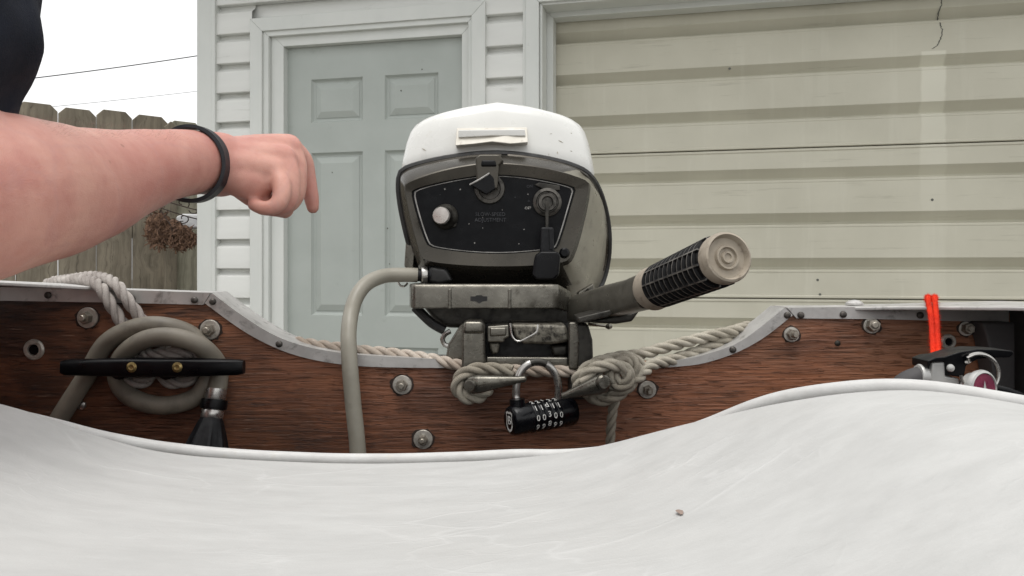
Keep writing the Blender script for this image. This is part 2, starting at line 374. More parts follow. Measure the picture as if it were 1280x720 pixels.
m_pipe = M('vinyl_piping', S(198, 198, 196), S(188, 187, 185), .5, nscale=60, bump=.15, bscale=200, dirt=(S(190, 186, 178), .6, .75, 80))
# skin
m_skin, nt, b = newmat('skin'); v = vec(nt, (1, 1, 1), False)
col = mixc(nt, ramp(nt, nz(nt, v, 14, 4), .35, .65), S(201, 153, 138), S(180, 124, 113))
col = mixc(nt, ramp(nt, nz(nt, v, 60, 4), .55, .75, 0, .5), col, S(178, 118, 108))
fr_ = add(nt, 'ShaderNodeTexVoronoi', {'Vector': v, 'Scale': 26}).outputs['Distance']
col = mixc(nt, ramp(nt, fr_, .03, .06, .55, 0), col, S(130, 86, 70))
nt.links.new(col, b.inputs['Base Color']); b.inputs['Roughness'].default_value = .55; b.inputs['Specular IOR Level'].default_value = .4
b.inputs['Subsurface Weight'].default_value = .25; b.inputs['Subsurface Radius'].default_value = (.012, .005, .003); b.inputs['Subsurface Scale'].default_value = .5
nt.links.new(add(nt, 'ShaderNodeBump', {'Height': nz(nt, v, 500, 4), 'Strength': .18, 'Distance': .001}).outputs[0], b.inputs['Normal'])
# pores, fine creases and veins
pores = add(nt, 'ShaderNodeTexVoronoi', {'Vector': v, 'Scale': 900}).outputs['Distance']
crs = nz(nt, add(nt, 'ShaderNodeMapping', {'Vector': v, 'Scale': (260, 60, 260)}).outputs[0], 1, 4, .6)
hsk = add(nt, 'ShaderNodeMath', {0: pores, 1: .6, 2: crs}, operation='MULTIPLY_ADD').outputs[0]
bsk = add(nt, 'ShaderNodeBump', {'Height': hsk, 'Strength': .30, 'Distance': .0006}); nt.links.new(bsk.outputs[0], b.inputs['Normal'])
vn = add(nt, 'ShaderNodeTexVoronoi', {'Vector': add(nt, 'ShaderNodeVectorMath', {0: v, 1: add(nt, 'ShaderNodeMath', {0: nz(nt, v, 18, 3), 1: .05}, operation='MULTIPLY').outputs[0]}, operation='ADD').outputs[0], 'Scale': 13}, feature='DISTANCE_TO_EDGE').outputs['Distance']
blot = ramp(nt, nz(nt, v, 170, 5, .7), .48, .75, 0, .2)
col = mixc(nt, blot, col, S(166, 100, 90)); col = mixc(nt, ramp(nt, vn, 0, .035, .12, 0), col, S(160, 126, 130))
nt.links.new(col, b.inputs['Base Color'])
m_shirt = M('navy_cotton', S(32, 35, 45), S(24, 27, 35), .9, nscale=20, bump=.3, bscale=900, spec=.2)
m_short = M('shorts_cotton', S(70, 70, 74), S(60, 60, 64), .9, nscale=20, bump=.3, bscale=900, spec=.2)
m_ahair = M('arm_hair_brown', S(120, 84, 66), S(96, 66, 50), .6, nscale=90)
m_hair = M('brown_hair', S(60, 44, 34), S(44, 32, 25), .6, nscale=90, bump=.5, bscale=300)
m_nail = M('fingernail', S(224, 182, 168), rough=.35)

# ================================================================ SETTING
g = MB(); g.add([(-60, -60, .03), (60, -60, .03), (60, 60, .03), (-60, 60, .03)], [(0, 1, 2, 3)])
tag(g.build('ground', m_concrete, smooth=False), kind='structure')
# ---------------------------------------------------------------- garage (local frame: x along the wall, -y towards us)
D = 3.7; G0 = .03
gar = thing('garage', (0, D, 0), 'pale grey vinyl-sided garage with a panelled door and a wide ribbed overhead door', 'garage', rz=R(-13), local=True)
def gbox(name, a, b_, mat=None, parent=gar, bevel=.003): return MB().box(a, b_).build(name, mat or m_trim, parent, bevel=bevel)
SX0, SX1 = -1.63, 3.15
EAVE = 2.62
# backing wall with the two openings
bw = MB()
bw.box((SX0 + .03, .030, G0), (-1.20, .14, EAVE)); bw.box((-.21, .030, G0), (.132, .14, EAVE)); bw.box((2.62, .030, G0), (SX1 - .03, .14, EAVE))
bw.box((-1.20, .030, 1.99), (-.21, .14, EAVE)); bw.box((.132, .030, 2.10), (2.62, .14, EAVE))
bw.build('sheathing', m_siding, gar, smooth=False)
# siding courses
PITCH = .147; ZD = 2.03
def siding_mesh(s0, s1):
    prof = [(.024, -.002), (-.016, -.003), (-.018, 0), (-.0175, .010), (-.0145, .098), (-.0125, .104), (-.004, .111), (.008, .119), (.018, .130), (.022, .150)]
    V = []; F = []
    for k, (y, z) in enumerate(prof): V += [(s0, y, z), (s1, y, z)]
    for k in range(len(prof) - 1): F.append((2*k, 2*k+1, 2*k+3, 2*k+2))
    me = mesh('siding_course', V, F, True, 25); return me
strips = [(SX0 + .10, -1.325), (-.148, .06), (2.70, SX1 - .10)]
sm = {s: siding_mesh(*s) for s in strips}; full = siding_mesh(SX0 + .10, SX1 - .10)
sd_l = siding_mesh(SX0 + .10, .06)
for k in range(-4, 15):
    z = ZD - k * PITCH
    if z < G0 - .02 or z > EAVE - .05: continue
    if z > 2.23: inst('siding_course', full, m_siding, gar, (0, 0, z))
    elif z > 2.09:
        inst('siding_course', sd_l, m_siding, gar, (0, 0, z)); inst('siding_course', sm[strips[2]], m_siding, gar, (0, 0, z))
    else:
        for s in strips: inst('siding_course', sm[s], m_siding, gar, (0, 0, z))
# the course the door casing cuts into
z = ZD - 0 * PITCH
# corner posts with a raised lip
for s0, s1, lip in ((SX0, SX0 + .107, 1), (SX1 - .107, SX1, -1)):
    cp = MB(); cp.box((s0, -.024, G0), (s1, .10, EAVE))
    cp.build('corner_post', m_trim, gar, bevel=.004)
    x = s1 - .02 if lip > 0 else s0
    gbox('corner_lip', (x, -.0295, G0), (x + .020, -.022, EAVE))
# entry door casing: outer band, inner band
cz = 2.09
def casing(x0, x1, zt, w, y0, y1, name, botz=G0, mat=m_trim):
    """mitred three-sided frame around an opening x0..x1 up to zt, width w outwards"""
    for pts in ([(x0 - w, botz), (x0, botz), (x0, zt), (x0 - w, zt + w)], [(x1, botz), (x1 + w, botz), (x1 + w, zt + w), (x1, zt)], [(x0 - w, zt + w), (x0, zt), (x1, zt), (x1 + w, zt + w)]):
        V = [(a, y0, c) for a, c in pts] + [(a, y1, c) for a, c in pts]
        F = [(0, 1, 2, 3), (7, 6, 5, 4)] + [(i, 4 + i, 4 + (i+1) % 4, (i+1) % 4) for i in range(4)]
        obj(name, V, F, mat, gar, bevel=.0025)
casing(-1.262, -.186, 2.025, .066, -.032, .028, 'casing_board')
casing(-1.232, -.205, 2.000, .030, -.020, .028, 'casing_moulding')
casing(-1.163, -.243, 1.952, .068, .004, .09, 'door_jamb')
casing(-1.318, -.150, 2.080, .014, -.020, .029, 'casing_channel')
# garage door casing, jamb, stop
casing(.132, 2.62, 2.065, .062, -.030, .028, 'overhead_casing')
casing(.072, 2.69, 2.125, .016, -.022, .029, 'overhead_channel')
casing(.145, 2.605, 2.055, .012, -.012, .16, 'overhead_jamb')
casing(.175, 2.575, 2.030, .030, .10, .185, 'overhead_stop')
# entry door: slab with stiles and rails round recessed raised panels
ed = MB(); DX0, DX1, DZ = -1.163, -.243, 1.952; yb = .075; yf = .045
ex = [DX0, -1.035, -.76, -.645, -.372, DX1]
pz = [(1.575, 1.79), (.62, 1.425), (.13, .47)]
def rail(a, b_): ed.box((a[0], yf, a[1]), (b_[0], yb, b_[1]))
door = obj('entry_door', *(lambda m: (m.V, m.F))(MB().box((DX0, yf + .019, G0 + .01), (DX1, yb + .012, DZ))), m_door, gar, smooth=False)
for a, b_ in ((ex[0], ex[1]), (ex[2], ex[3]), (ex[4], ex[5])):
    MB().box((a, yf, G0 + .012), (b_, yf + .020, DZ - .001)).build('stile', m_door, door, smooth=False)
rz = [(1.79, DZ - .0012), (1.425, 1.575), (.47, .62), (G0 + .013, .13)]
for a, b_ in ((ex[1], ex[2]), (ex[3], ex[4])):
    for z0, z1 in rz:
        MB().box((a, yf, z0), (b_, yf + .020, z1)).build('rail', m_door, door, smooth=False)
    for z0, z1 in pz:
        x0, x1 = a, b_; rings = []
        for ins, y in ((0, yf + .001), (.008, yf + .012), (.014, yf + .0155), (.020, yf + .0150), (.024, yf + .011), (.050, yf + .0016), (.053, yf + .0006)):
            rings.append([(x0 + ins, y, z0 + ins), (x1 - ins, y, z0 + ins), (x1 - ins, y, z1 - ins), (x0 + ins, y, z1 - ins)])
        V, F = loft_data(rings, (False, True)); obj('door_panel', V, F, m_door, door, ang=15)
kb = lathe('door_knob', [(.028, 0), (.028, .006), (.012, .010), (.012, .035), (.024, .042), (.029, .055), (.024, .066), (.008, .070)], (-.305, yf, .92), (0, -1, 0), m_brass, door)
tr = random.Random(3)
for _ in range(5):
    x, zz = tr.uniform(-1.1, -.35), tr.uniform(.7, 1.85)
    V = [(x + tr.uniform(.002, .005) * math.cos(a), yf - .0006, zz + tr.uniform(.002, .006) * math.sin(a)) for a in [i * 1.05 for i in range(6)]]
    obj('paint_chip', V, [tuple(range(6))], m_doorchip, door, smooth=False)
# overhead door: sheet sections with pressed grooves
m_oh, nt, b = newmat('overhead_paint'); v = vec(nt, (1, 1, 1), False)
col = mixc(nt, ramp(nt, nz(nt, v, 3, 5), .35, .7), S(194, 191, 175), S(184, 181, 165))
streak = nz(nt, add(nt, 'ShaderNodeMapping', {'Vector': v, 'Scale': (14, 1, 1.2)}).outputs[0], 1, 5, .65)
col = mixc(nt, ramp(nt, streak, .56, .75, 0, .35), col, S(206, 204, 190))
hs_ = nz(nt, add(nt, 'ShaderNodeMapping', {'Vector': v, 'Scale': (2.5, 1, 45), 'Location': (5, 0, 3)}).outputs[0], 1, 6, .7)
col = mixc(nt, ramp(nt, hs_, .60, .74, 0, .45), col, S(134, 130, 112))
sp = add(nt, 'ShaderNodeSeparateXYZ', {0: v})
wob = add(nt, 'ShaderNodeMath', {0: nz(nt, v, 6, 3), 1: .035, 2: -.0175}, operation='MULTIPLY_ADD').outputs[0]
dx = add(nt, 'ShaderNodeMath', {0: add(nt, 'ShaderNodeMath', {0: sp.outputs[0], 1: wob}, operation='ADD').outputs[0], 1: 1.835}, operation='SUBTRACT').outputs[0]
dm = ramp(nt, add(nt, 'ShaderNodeMath', {0: dx}, operation='ABSOLUTE').outputs[0], .046, .056, 1, 0)
dm = add(nt, 'ShaderNodeMath', {0: dm, 1: ramp(nt, sp.outputs[2], 1.795, 1.80, 1, 0)}, operation='MULTIPLY').outputs[0]
dm = add(nt, 'ShaderNodeMath', {0: dm, 1: ramp(nt, sp.outputs[2], 1.1, 1.7, .1, .75)}, operation='MULTIPLY').outputs[0]
col = mixc(nt, dm, col, S(214, 212, 197))
sc_ = nz(nt, add(nt, 'ShaderNodeMapping', {'Vector': v, 'Scale': (6, 1, 26), 'Location': (1, 3, 8)}).outputs[0], 3, 6, .8)
col = mixc(nt, ramp(nt, sc_, .70, .76, 0, .6), col, S(96, 92, 76))
nt.links.new(col, b.inputs['Base Color']); b.inputs['Roughness'].default_value = .55
nt.links.new(add(nt, 'ShaderNodeBump', {'Height': nz(nt, v, 5, 3), 'Strength': .10, 'Distance': .02}).outputs[0], b.inputs['Normal'])
oy = .195; H = .679; zt = 2.073
ohd = obj('overhead_door', *(lambda m: (m.V, m.F))(MB().box((.14, oy + .046, G0), (2.61, oy + .06, zt + .01))), m_oh, gar, smooth=False)
for k in range(3):
    z1 = zt - k * H - .0025; z0 = zt - (k + 1) * H + .0025
    prof = [(.044, 0), (.0, .0), (-.004, .003), (-.004, .010), (0, .014)]
    for c in (.155, .358, .560):      # grooves measured from the section's lower edge
        prof += [(0, c - .040), (-.0015, c - .037), (-.0015, c - .030), (.0015, c - .027), (.040, c - .0245), (.037, c - .014), (.024, c + .004), (.008, c + .019), (.0005, c + .026), (0, c + .028)]
    hh_ = z1 - z0
    prof += [(0, hh_ - .014), (-.004, hh_ - .010), (-.004, hh_ - .003), (0, hh_), (.044, hh_)]
    V = []; F = []
    for y, z in prof: V += [(.142, oy + y, z0 + z), (2.608, oy + y, z0 + z)]
    for i in range(len(prof) - 1): F.append((2*i, 2*i+1, 2*i+3, 2*i+2))
    obj('door_section', V, F, m_oh, ohd, ang=12)
# bolt head, crack and small rust holes in the overhead door
lathe('bolt_head', [(.011, 0), (.011, .003), (.009, .006), (.004, .008)], (1.80, oy + .022, 1.806), (0, -1, 0), m_bolt, ohd, n=14)
ck = [(1.872, 2.035), (1.868, 2.00), (1.858, 1.965), (1.862, 1.93), (1.861, 1.905), (1.872, 1.885), (1.868, 1.86), (1.862, 1.84), (1.852, 1.82), (1.83, 1.806)]
pts = []
def oh_y(z):
    loc = (z - (zt - H)) 
    for c in (.155, .358, .560):
        q = loc - c
        if -.027 < q < .028: return .036 * (1 if q < -.012 else max(0, (.028 - q) / .040) ** 1.15)
    return 0
for x, z in ck: pts.append(Vector((x + tr.uniform(-.002, .002), 0, z)))
pts = resample(pts, .006); V = []; F = []
for i, p in enumerate(pts):
    w = .0022 * (.5 + tr.random()); jx = tr.uniform(-.003, .003); yy = oy + oh_y(p.z) - .0012
    V += [(p.x + jx - w, yy, p.z), (p.x + jx + w, yy, p.z)]
    if i: F.append((2*i-2, 2*i-1, 2*i+1, 2*i))
obj('crack', V, F, m_doorchip, ohd, smooth=False)
for x, z in ((1.83, 1.15), (.98, 1.77), (1.36, .80), (1.37, .735), (1.66, .716)):
    V = [(x + .006 * math.cos(a), oy - .0012 + oh_y(z if z > .8 else 1.3), z + .006 * math.sin(a)) for a in [i * .785 for i in range(8)]]
    obj('rust_spot', V, [tuple(range(8))], m_doorchip, ohd, smooth=False)
# roof with eave, far walls
rf = MB(); rf.box((SX0 - .25, -.42, EAVE), (SX1 + .25, .02, EAVE + .02)); rf.build('soffit', m_trim, gar, smooth=False)
gbox('fascia', (SX0 - .25, -.44, EAVE), (SX1 + .25, -.42, EAVE + .16))
V = [(SX0 - .25, -.47, EAVE + .15), (SX1 + .25, -.47, EAVE + .15), (SX1 + .25, 2.9, EAVE + 1.25), (SX0 - .25, 2.9, EAVE + 1.25), (SX0 - .25, 6.3, EAVE + .15), (SX1 + .25, 6.3, EAVE + .15)]
obj('roof', V, [(0, 1, 2, 3), (3, 2, 5, 4)], m_roof, gar, smooth=False)
wl = MB(); wl.box((SX0 + .03, .15, G0), (SX0 + .13, 5.9, EAVE)); wl.box((SX1 - .13, .15, G0), (SX1 - .03, 5.9, EAVE)); wl.box((SX0 + .14, 5.8, G0), (SX1 - .14, 5.9, EAVE))
wl.build('far_wall', m_siding, gar, smooth=False)
V = [(SX0 + .05, .05, EAVE + .02), (SX0 + .05, 5.85, EAVE + .02), (SX0 + .05, 2.9, EAVE + 1.2)]
for dx_ in (0, SX1 - SX0 - .1): obj('gable', [(a[0] + dx_, a[1], a[2]) for a in V], [(0, 1, 2)], m_siding, gar, smooth=False)

# ---------------------------------------------------------------- fence
A = P(24, 0, 4.30); B_ = P(255, 0, 4.95); A.z = B_.z = G0
fd = (B_ - A).normalized(); fn = Vector((fd.y, -fd.x, 0))
fence = thing('fence', A, 'weathered dog-eared picket fence left of the garage, under the sky', 'fence')
def picket(off, w, h, mat, name='picket', th=.018, push=0.0, slope=.03):
    e = .035
    prof = [(0, 0), (w, 0), (w, h - e), (w - e, h), (e, h), (0, h - e)]
    base = A + fd * off + fn * push
    V = [base + fd * a + Vector((0, 0, c)) for a, c in prof]; V += [q + fn * th for q in V]
    n = len(prof)
    return obj(name, V, [tuple(range(n)), tuple(range(2*n-1, n-1, -1))] + [(i, n+i, n+(i+1) % n, (i+1) % n) for i in range(n)], mat, fence, bevel=.003)
fr = random.Random(5)
o_ = -1.985; i = 0
spec = {}
while o_ < 1.6:
    w = .193 + fr.uniform(-.006, .006)
    picket(o_, w, 1.725 + fr.uniform(-.012, .012), m_fence if fr.random() < .72 else m_fence2, push=fr.uniform(-.004, .004))
    o_ += w + .004; i += 1
for off in (-1.4, .74):
    picket(off, .07, 1.70, m_fence, 'fence_post', th=.03, push=.019)
for zz in (.35, 1.0, 1.5):
    V = [A + fd * -2.05 + Vector((0, 0, zz)) - fn * .045, A + fd * 1.6 + Vector((0, 0, zz)) - fn * .045]
    mb = MB(); mb.add([V[0], V[1], V[1] + fn * .04, V[0] + fn * .04] + [q + Vector((0, 0, .08)) for q in (V[0], V[1], V[1] + fn * .04, V[0] + fn * .04)],
                      [(0, 3, 2, 1), (4, 5, 6, 7), (0, 1, 5, 4), (1, 2, 6, 5), (2, 3, 7, 6), (3, 0, 4, 7)])
    mb.build('fence_rail', m_fence, fence, smooth=False)
# wire planter with coco fibre on the fence
YB = 4.45
pl = thing('wire_planter', P(218, 312, YB), 'rusty scrolled wire planter with brown coco liner hanging on the fence', 'planter')
wm = lambda pts, r=.0035: tube('wire', resample(catmull([P(x, y, YB + d) for x, y, d in pts], .01), .012), r, m_wire, pl, n=6)
wm([(196, 258, .0), (225, 268, -.02), (262, 278, -.02)]); wm([(206, 251, .1), (236, 260, .1), (264, 267, .1)])
wm([(187, 265, 0), (192, 272, 0), (194, 266, 0)]); wm([(201, 262, 0), (207, 273, -.03), (214, 283, -.05), (216, 300, -.05)])
for cx, cy, s in ((229, 273, 1), (228, 254, 1.1), (206, 266, .8), (226, 284, 1.2), (213, 250, .7), (243, 263, .8)):
    pts = []
    for k in range(14):
        a = k / 13 * 5.2 + cx; rr = (2.2 + 6.5 * k / 13) * s
        pts.append((cx + rr * math.cos(a), cy + rr * .75 * math.sin(a), -.03 + .01 * (cx % 3)))
    wm(pts, .003)
lr = random.Random(11)
def clump(cx, cy, rx, ry, n):
    mb = MB()
    for _ in range(n):
        a = lr.uniform(0, 6.28); q = lr.random() ** .5; p = P(cx + rx * q * math.cos(a), cy + ry * q * math.sin(a), YB + lr.uniform(-.07, .07))
        d = Vector((lr.gauss(0, 1), lr.gauss(0, 1), lr.gauss(0, 1.1) - .4)).normalized() * lr.uniform(.02, .06); e = d.cross(Vector((.3, 1, .2))).normalized() * lr.uniform(.002, .006)
        m_ = p + d * .5 + Vector((lr.gauss(0, .008), 0, lr.gauss(0, .008)))
        mb.add([p - e, p + e, m_ + e, m_ - e, p + d], [(0, 1, 2, 3), (3, 2, 4)])
    for _ in range(10):
        a = lr.uniform(0, 6.28); q = lr.random() ** .5 * .7; c = P(cx + rx * q * math.cos(a), cy + ry * q * math.sin(a), YB)
        V, F = lathe_data([(.004, -.045), (.03, -.03), (.04, 0), (.03, .03), (.004, .045)], 8)
        mb.add([Vector((v_.x * lr.uniform(.7, 1.2), v_.y, v_.z)) + c for v_ in V], F)
    mb.build('coco_liner', m_coco, pl, ang=20)['kind'] = 'stuff'
clump(198, 288, 13, 22, 420); clump(228, 298, 16, 14, 380); clump(213, 290, 10, 14, 150)
prism('white_tray', [(219, 271), (228, 267), (262, 268), (262, 284), (222, 286)], YB + .02, YB + .14, m_white, pl, bevel=.01)
# power lines
for (x0, y0, x1, y1, Y, r, lb) in ((-150, 118, 420, 40, 16, .012, 'darker upper overhead cable crossing the white sky'), (-150, 152, 420, 92, 26, .008, 'fainter lower overhead cable crossing the white sky')):
    a, b2 = P(x0, y0, Y), P(x1, y1, Y + 3); pts = []
    for k in range(21):
        t = k / 20; p = a.lerp(b2, t); p.z -= 4 * t * (1 - t) * .12; pts.append(p)
    o = tube('overhead_cable', pts, r, m_cable, None, n=6, origin=a); tag(o, lb, 'cable', 'overhead cables')
# ================================================================ BOAT
TY = .900
BX0, BX1, BZ = -.70, .565, .36
boat = thing('boat', (0, TY, BZ), 'small boat with a weathered brown plywood transom capped in aluminium', 'boat')
top = [(-140, 357), (10, 361), (130, 364), (262, 368), (300, 395), (340, 420), (380, 435), (430, 444), (480, 448), (540, 452), (570, 457), (800, 457), (840, 454), (880, 446), (920, 432), (950, 412), (982, 388), (1100, 387), (1262, 391)]
poly = top + [(1262, 830), (-140, 830)]
V, F = prism_data(poly, TY, TY + .040)
tr_o = obj('transom', V, F, m_wood, boat, smooth=False)
# aluminium cap: front flange + top flange, piece by piece
def cap(up, lo, Y0=TY - .0025, Y1=TY + .046):
    mb = MB(); n = len(up)
    U = [P(x, y - 1.5, Y0) for x, y in up]; L = [P(x, y, Y0) for x, y in lo]
    V = []
    for u, l in zip(U, L):
        V += [l, u, Vector((u.x, Y1, u.z)), Vector((u.x, Y1, u.z - .004)), Vector((u.x, TY - .0003, u.z - .003)), Vector((l.x, TY - .0003, l.z))]
    F = []
    for i in range(n - 1):
        for k in range(6): F.append((6*i+k, 6*i+(k+1) % 6, 6*(i+1)+(k+1) % 6, 6*(i+1)+k))
    F += [tuple(range(5, -1, -1)), tuple(6*(n-1)+k for k in range(6))]
    mb.add(V, F); return mb.build('cap_strip', m_alu, boat, ang=25)
def smooth2(pts): return [(v.x, v.y) for v in resample(catmull([Vector((x, y, 0)) for x, y in pts], 4), n=40)]
cap([(-139, 356), (10, 360), (130, 363), (263, 367.5)], [(-139, 375), (10, 376), (130, 378), (254, 381)])
cap(smooth2([(264.5, 367.5), (300, 394), (340, 419), (380, 434), (430, 443), (480, 447), (560, 451)]), smooth2([(256, 379), (300, 411), (340, 433), (380, 447), (430, 456), (480, 459), (560, 460)]), TY - .0031)
cap(smooth2([(826, 454), (850, 451), (880, 445), (920, 431), (950, 411), (981, 386)]), smooth2([(824, 460), (850, 458), (880, 454), (920, 441), (955, 422), (991, 394)]), TY - .0031)
cap([(984, 386), (1100, 385), (1261, 389)], [(996, 398), (1100, 399), (1261, 403)])
# rivets
rv, rF = lathe_data([(.0040, 0), (.0038, .0014), (.0028, .0026), (.0012, .0030)], 14)
rme = mesh('rivet', rv, rF, True, 60)
for x, y in ((60, 369), (165, 373), (243, 375), (266, 377), (349, 430), (440, 450), (829, 456), (916, 437), (984, 394), (1001, 394), (1054, 393), (1150, 394)):
    inst('rivet', rme, m_rivet, boat, P(x, y, TY - .003), (R(90), 0, 0))
# bolts: nut + stud on a washer
def bolt(x, y, rw, rn, hn=.008, stud=.005, dome=False, tilt=(0, 0)):
    s = TY / 1000
    n_ = MB(); V, F = lathe_data([(rn * s, 0), (rn * s, hn * .8), (rn * s * .86, hn)], 6); n_.add(V, F)
    V, F = lathe_data([(rn * s * .52, hn * .5), (rn * s * .52, hn + stud * .8), (rn * s * .40, hn + stud)], 14); n_.add(V, F)
    loc = P(x, y, TY); ax = Vector((tilt[0], -1, tilt[1]))
    rot = Matrix.Rotation(random.uniform(0, 1), 4, 'Z')
    o = obj('bolt', orient([rot @ q for q in n_.V], loc + ax * .0022, ax), n_.F, m_nut, boat, ang=30)
    lathe('washer', [(rw * s * .3, 0), (rw * s, 0), (rw * s, .0016), (rw * s * .95, .0022), (rw * s * .5, .0024)], loc, ax, m_bolt, o, n=28)
    # a rough ring of blackened wood round the washer
    k = 26; V = []
    for j in range(k):
        a = 2 * math.pi * j / k; q = rw * s * (1.02 + .22 * random.random() ** 2); V.append(loc + Vector((q * math.cos(a) * 1.15, -.0006, q * math.sin(a))))
    obj('stain', V, [tuple(range(k))], m_stain, o, smooth=False)
    return o
bolt(110, 397, 13, 8); bolt(263, 412, 12.5, 8); bolt(503, 481, 12, 7.5, stud=.003); bolt(529, 549, 12, 6.5, stud=.003); bolt(809, 487, 11, 6.5, stud=.009)
bolt(989, 418, 9.5, 7, .010, .010, tilt=(-.1, .05)); bolt(1089, 407, 10, 8, .012, .003, tilt=(-.15, .1)); bolt(1207, 411, 9, 7, .011, .004, tilt=(-.15, .1))
for x, y, r in ((43, 437, 13), (1185, 427, 9.5)):
    s = TY / 1000
    o = lathe('grommet', [(r * s, 0), (r * s, .0015), (r * s * .85, .003), (r * s * .55, .0028), (r * s * .48, .0005)], P(x, y, TY), (0, -1, 0), m_bolt, boat, n=28)
    lathe('socket', [(r * s * .5, 0), (r * s * .45, .0015), (r * s * .2, .0012)], P(x, y, TY - .001), (0, -1, 0), m_black, o, n=16)
lathe('screw', [(.0055, 0), (.005, .002), (.002, .004)], P(102, 506, TY), (0, -1, 0), m_steel, boat, n=14)
lathe('screw', [(.0035, 0), (.003, .001), (.001, .002)], P(1047, 429, TY), (0, -1, 0), m_castd, boat, n=12)
# corner plates, sides, floor, outer hull, bench
def plate(pts, th=.004):
    V = [P(*p) for p in pts]; n = len(V); V += [q - Vector((0, 0, th)) for q in V]
    return obj('corner_plate', V, [tuple(range(n)), tuple(range(2*n-1, n-1, -1))] + [(i, n+i, n+(i+1) % n, (i+1) % n) for i in range(n)], m_alu, boat, bevel=.001)
plate([(1030, 384.5, .915), (1120, 383, .875), (1262, 383.5, .80), (1560, 391, .645), (1250, 376, .975), (1040, 381.5, .955)])
plate([(140, 359.5, .905), (60, 355.5, .87), (-5, 352, .83), (-430, 345.5, .68), (-110, 349, .97), (0, 350.5, .97), (130, 356.5, .97)])
lathe('plate_bolt', [(.010, 0), (.010, .002), (.006, .005), (.001, .006)], P(1068, 381, .93), (0, 0, 1), m_alu, boat, n=16)
sdm = MB()
for x0, x1 in ((BX1, BX1 + .03), (BX0 - .03, BX0)):
    V = []
    for y in (TY + .03, .3, -.6, -1.7):
        zt2 = .805 + .02 * ((TY - y) / 2) + .03 * ((TY - y) / 2) ** 2; k = 1 - .12 * ((TY - y) / 2.6) ** 2
        V += [(x0 * k, y, BZ), (x1 * k, y, BZ), (x1 * k, y, zt2), (x0 * k, y, zt2)]
    F = [tuple((4*i+a, 4*i+(a+1) % 4, 4*(i+1)+(a+1) % 4, 4*(i+1)+a)) for i in range(3) for a in range(4)] + [(0, 1, 2, 3), (15, 14, 13, 12)]
    obj('side_panel', V, F, m_hull, boat, ang=50)
for x0 in (BX1 - .006, BX0 - .036):
    V = []
    for y in (.80, .3, -.6, -1.7):
        z2 = .806 + .02 * ((TY - y) / 2) + .03 * ((TY - y) / 2) ** 2; k = 1 - .12 * ((TY - y) / 2.6) ** 2; c = x0 * k
        V += [(c, y, z2), (c + .042, y, z2), (c + .042, y, z2 + .006), (c, y, z2 + .006)]
    F = [tuple((4*i+a, 4*i+(a+1) % 4, 4*(i+1)+(a+1) % 4, 4*(i+1)+a)) for i in range(3) for a in range(4)] + [(0, 1, 2, 3), (15, 14, 13, 12)]
    obj('gunwale', V, F, m_alu, boat, ang=50)
MB().box((BX0 * .9, -1.7, BZ), (BX1 * .9, TY - .002, BZ + .03)).build('floor', m_hull, boat, smooth=False)
MB().box((BX0 + .05, -.06, BZ + .03), (BX1 - .05, .40, .625)).build('bench', m_hull, boat, bevel=.01)
prism('knee_panel', [(1228, 403), (1270, 403), (1270, 620), (1262, 620), (1247, 500), (1236, 430)], TY - .03, TY - .001, m_hull, boat, bevel=.003)
# cleat
cl = MB()
prof = [(78, 451, .5), (84, 449.5, .8), (120, 448.5, .95), (165, 447.5, 1), (222, 447.5, 1), (262, 448.5, .95), (298, 449.5, .8), (305, 451, .5)]
rings = []
for x, yt, d in prof:
    c = P(x, 459, .864); hh_ = (459.2 - yt) * .864 / 1000; dd = .010 * d
    rings.append([c + Vector((0, dd * math.copysign(abs(math.sin(a)) ** .5, math.sin(a)), hh_ * math.copysign(abs(math.cos(a)) ** .5, math.cos(a)))) for a in [2 * math.pi * k / 20 for k in range(20)]])
V, F = loft_data(rings); cleat = obj('cleat', V, F, m_black, boat, ang=50); cleat['label'] = 'black nylon horn cleat held by two screws'
for x in (165, 222):
    lathe('post', [(.012, 0), (.010, .012), (.010, .030)], P(x, 459, TY), (0, -1, 0), m_black, cleat, n=16)
    lathe('screw', [(.0055, 0), (.0055, .0012), (.003, .0022), (.0015, .0016)], P(x, 459, .8545), (0, -1, 0), m_brass, cleat, n=16)

# ---------------------------------------------------------------- ropes
rA = rope('mooring_rope', [P(58, 355, 1.05), P(75, 352.5, 1.0), P(100, 350, .945), P(122, 356, .892), P(135, 375, .884), P(152, 402, .886), P(172, 428, .888), P(185, 441, .886), P(205, 443, .882), P(232, 441, .882), P(244, 446, .888), P(243, 466, .890), P(232, 477, .889), P(212, 478, .888), P(203, 470, .893), P(200, 455, .893)], .0066, m_ropel, origin=P(150, 478, .89))
rope('second_strand', [P(66, 352, 1.06), P(90, 349, 1.0), P(118, 346, .942), P(143, 354, .894), P(157, 372, .886), P(176, 398, .888), P(198, 424, .890), P(206, 440, .893), P(180, 445, .893), P(158, 450, .893), P(150, 462, .892), P(158, 476, .888), P(176, 478, .888), P(188, 472, .893), P(190, 455, .894)], .0066, m_ropel, rA)
tag(rA, 'off-white double twisted rope hung over the left transom edge and wound round the cleat', 'rope')
rB = rope('tie_rope', [P(345, 428, .965), P(365, 427, .935), P(400, 432, .922), P(450, 438, .918), P(500, 443, .915), P(540, 449, .905), P(575, 457, .890), P(600, 462, .886), P(640, 463, .884), P(680, 464, .884), P(720, 464, .884), P(752, 462, .882)], .0065, m_rope, origin=P(560, 460, .9))
tag(rB, 'pinkish white rope lying along the transom left of the motor', 'rope')
rope('loop', [P(640, 464, .872), P(615, 461, .868), P(592, 462, .863), P(576, 470, .858), P(571, 484, .857), P(578, 495, .858), P(592, 498, .862), P(606, 492, .872), P(612, 480, .885)], .0068, m_ropeg, rB)
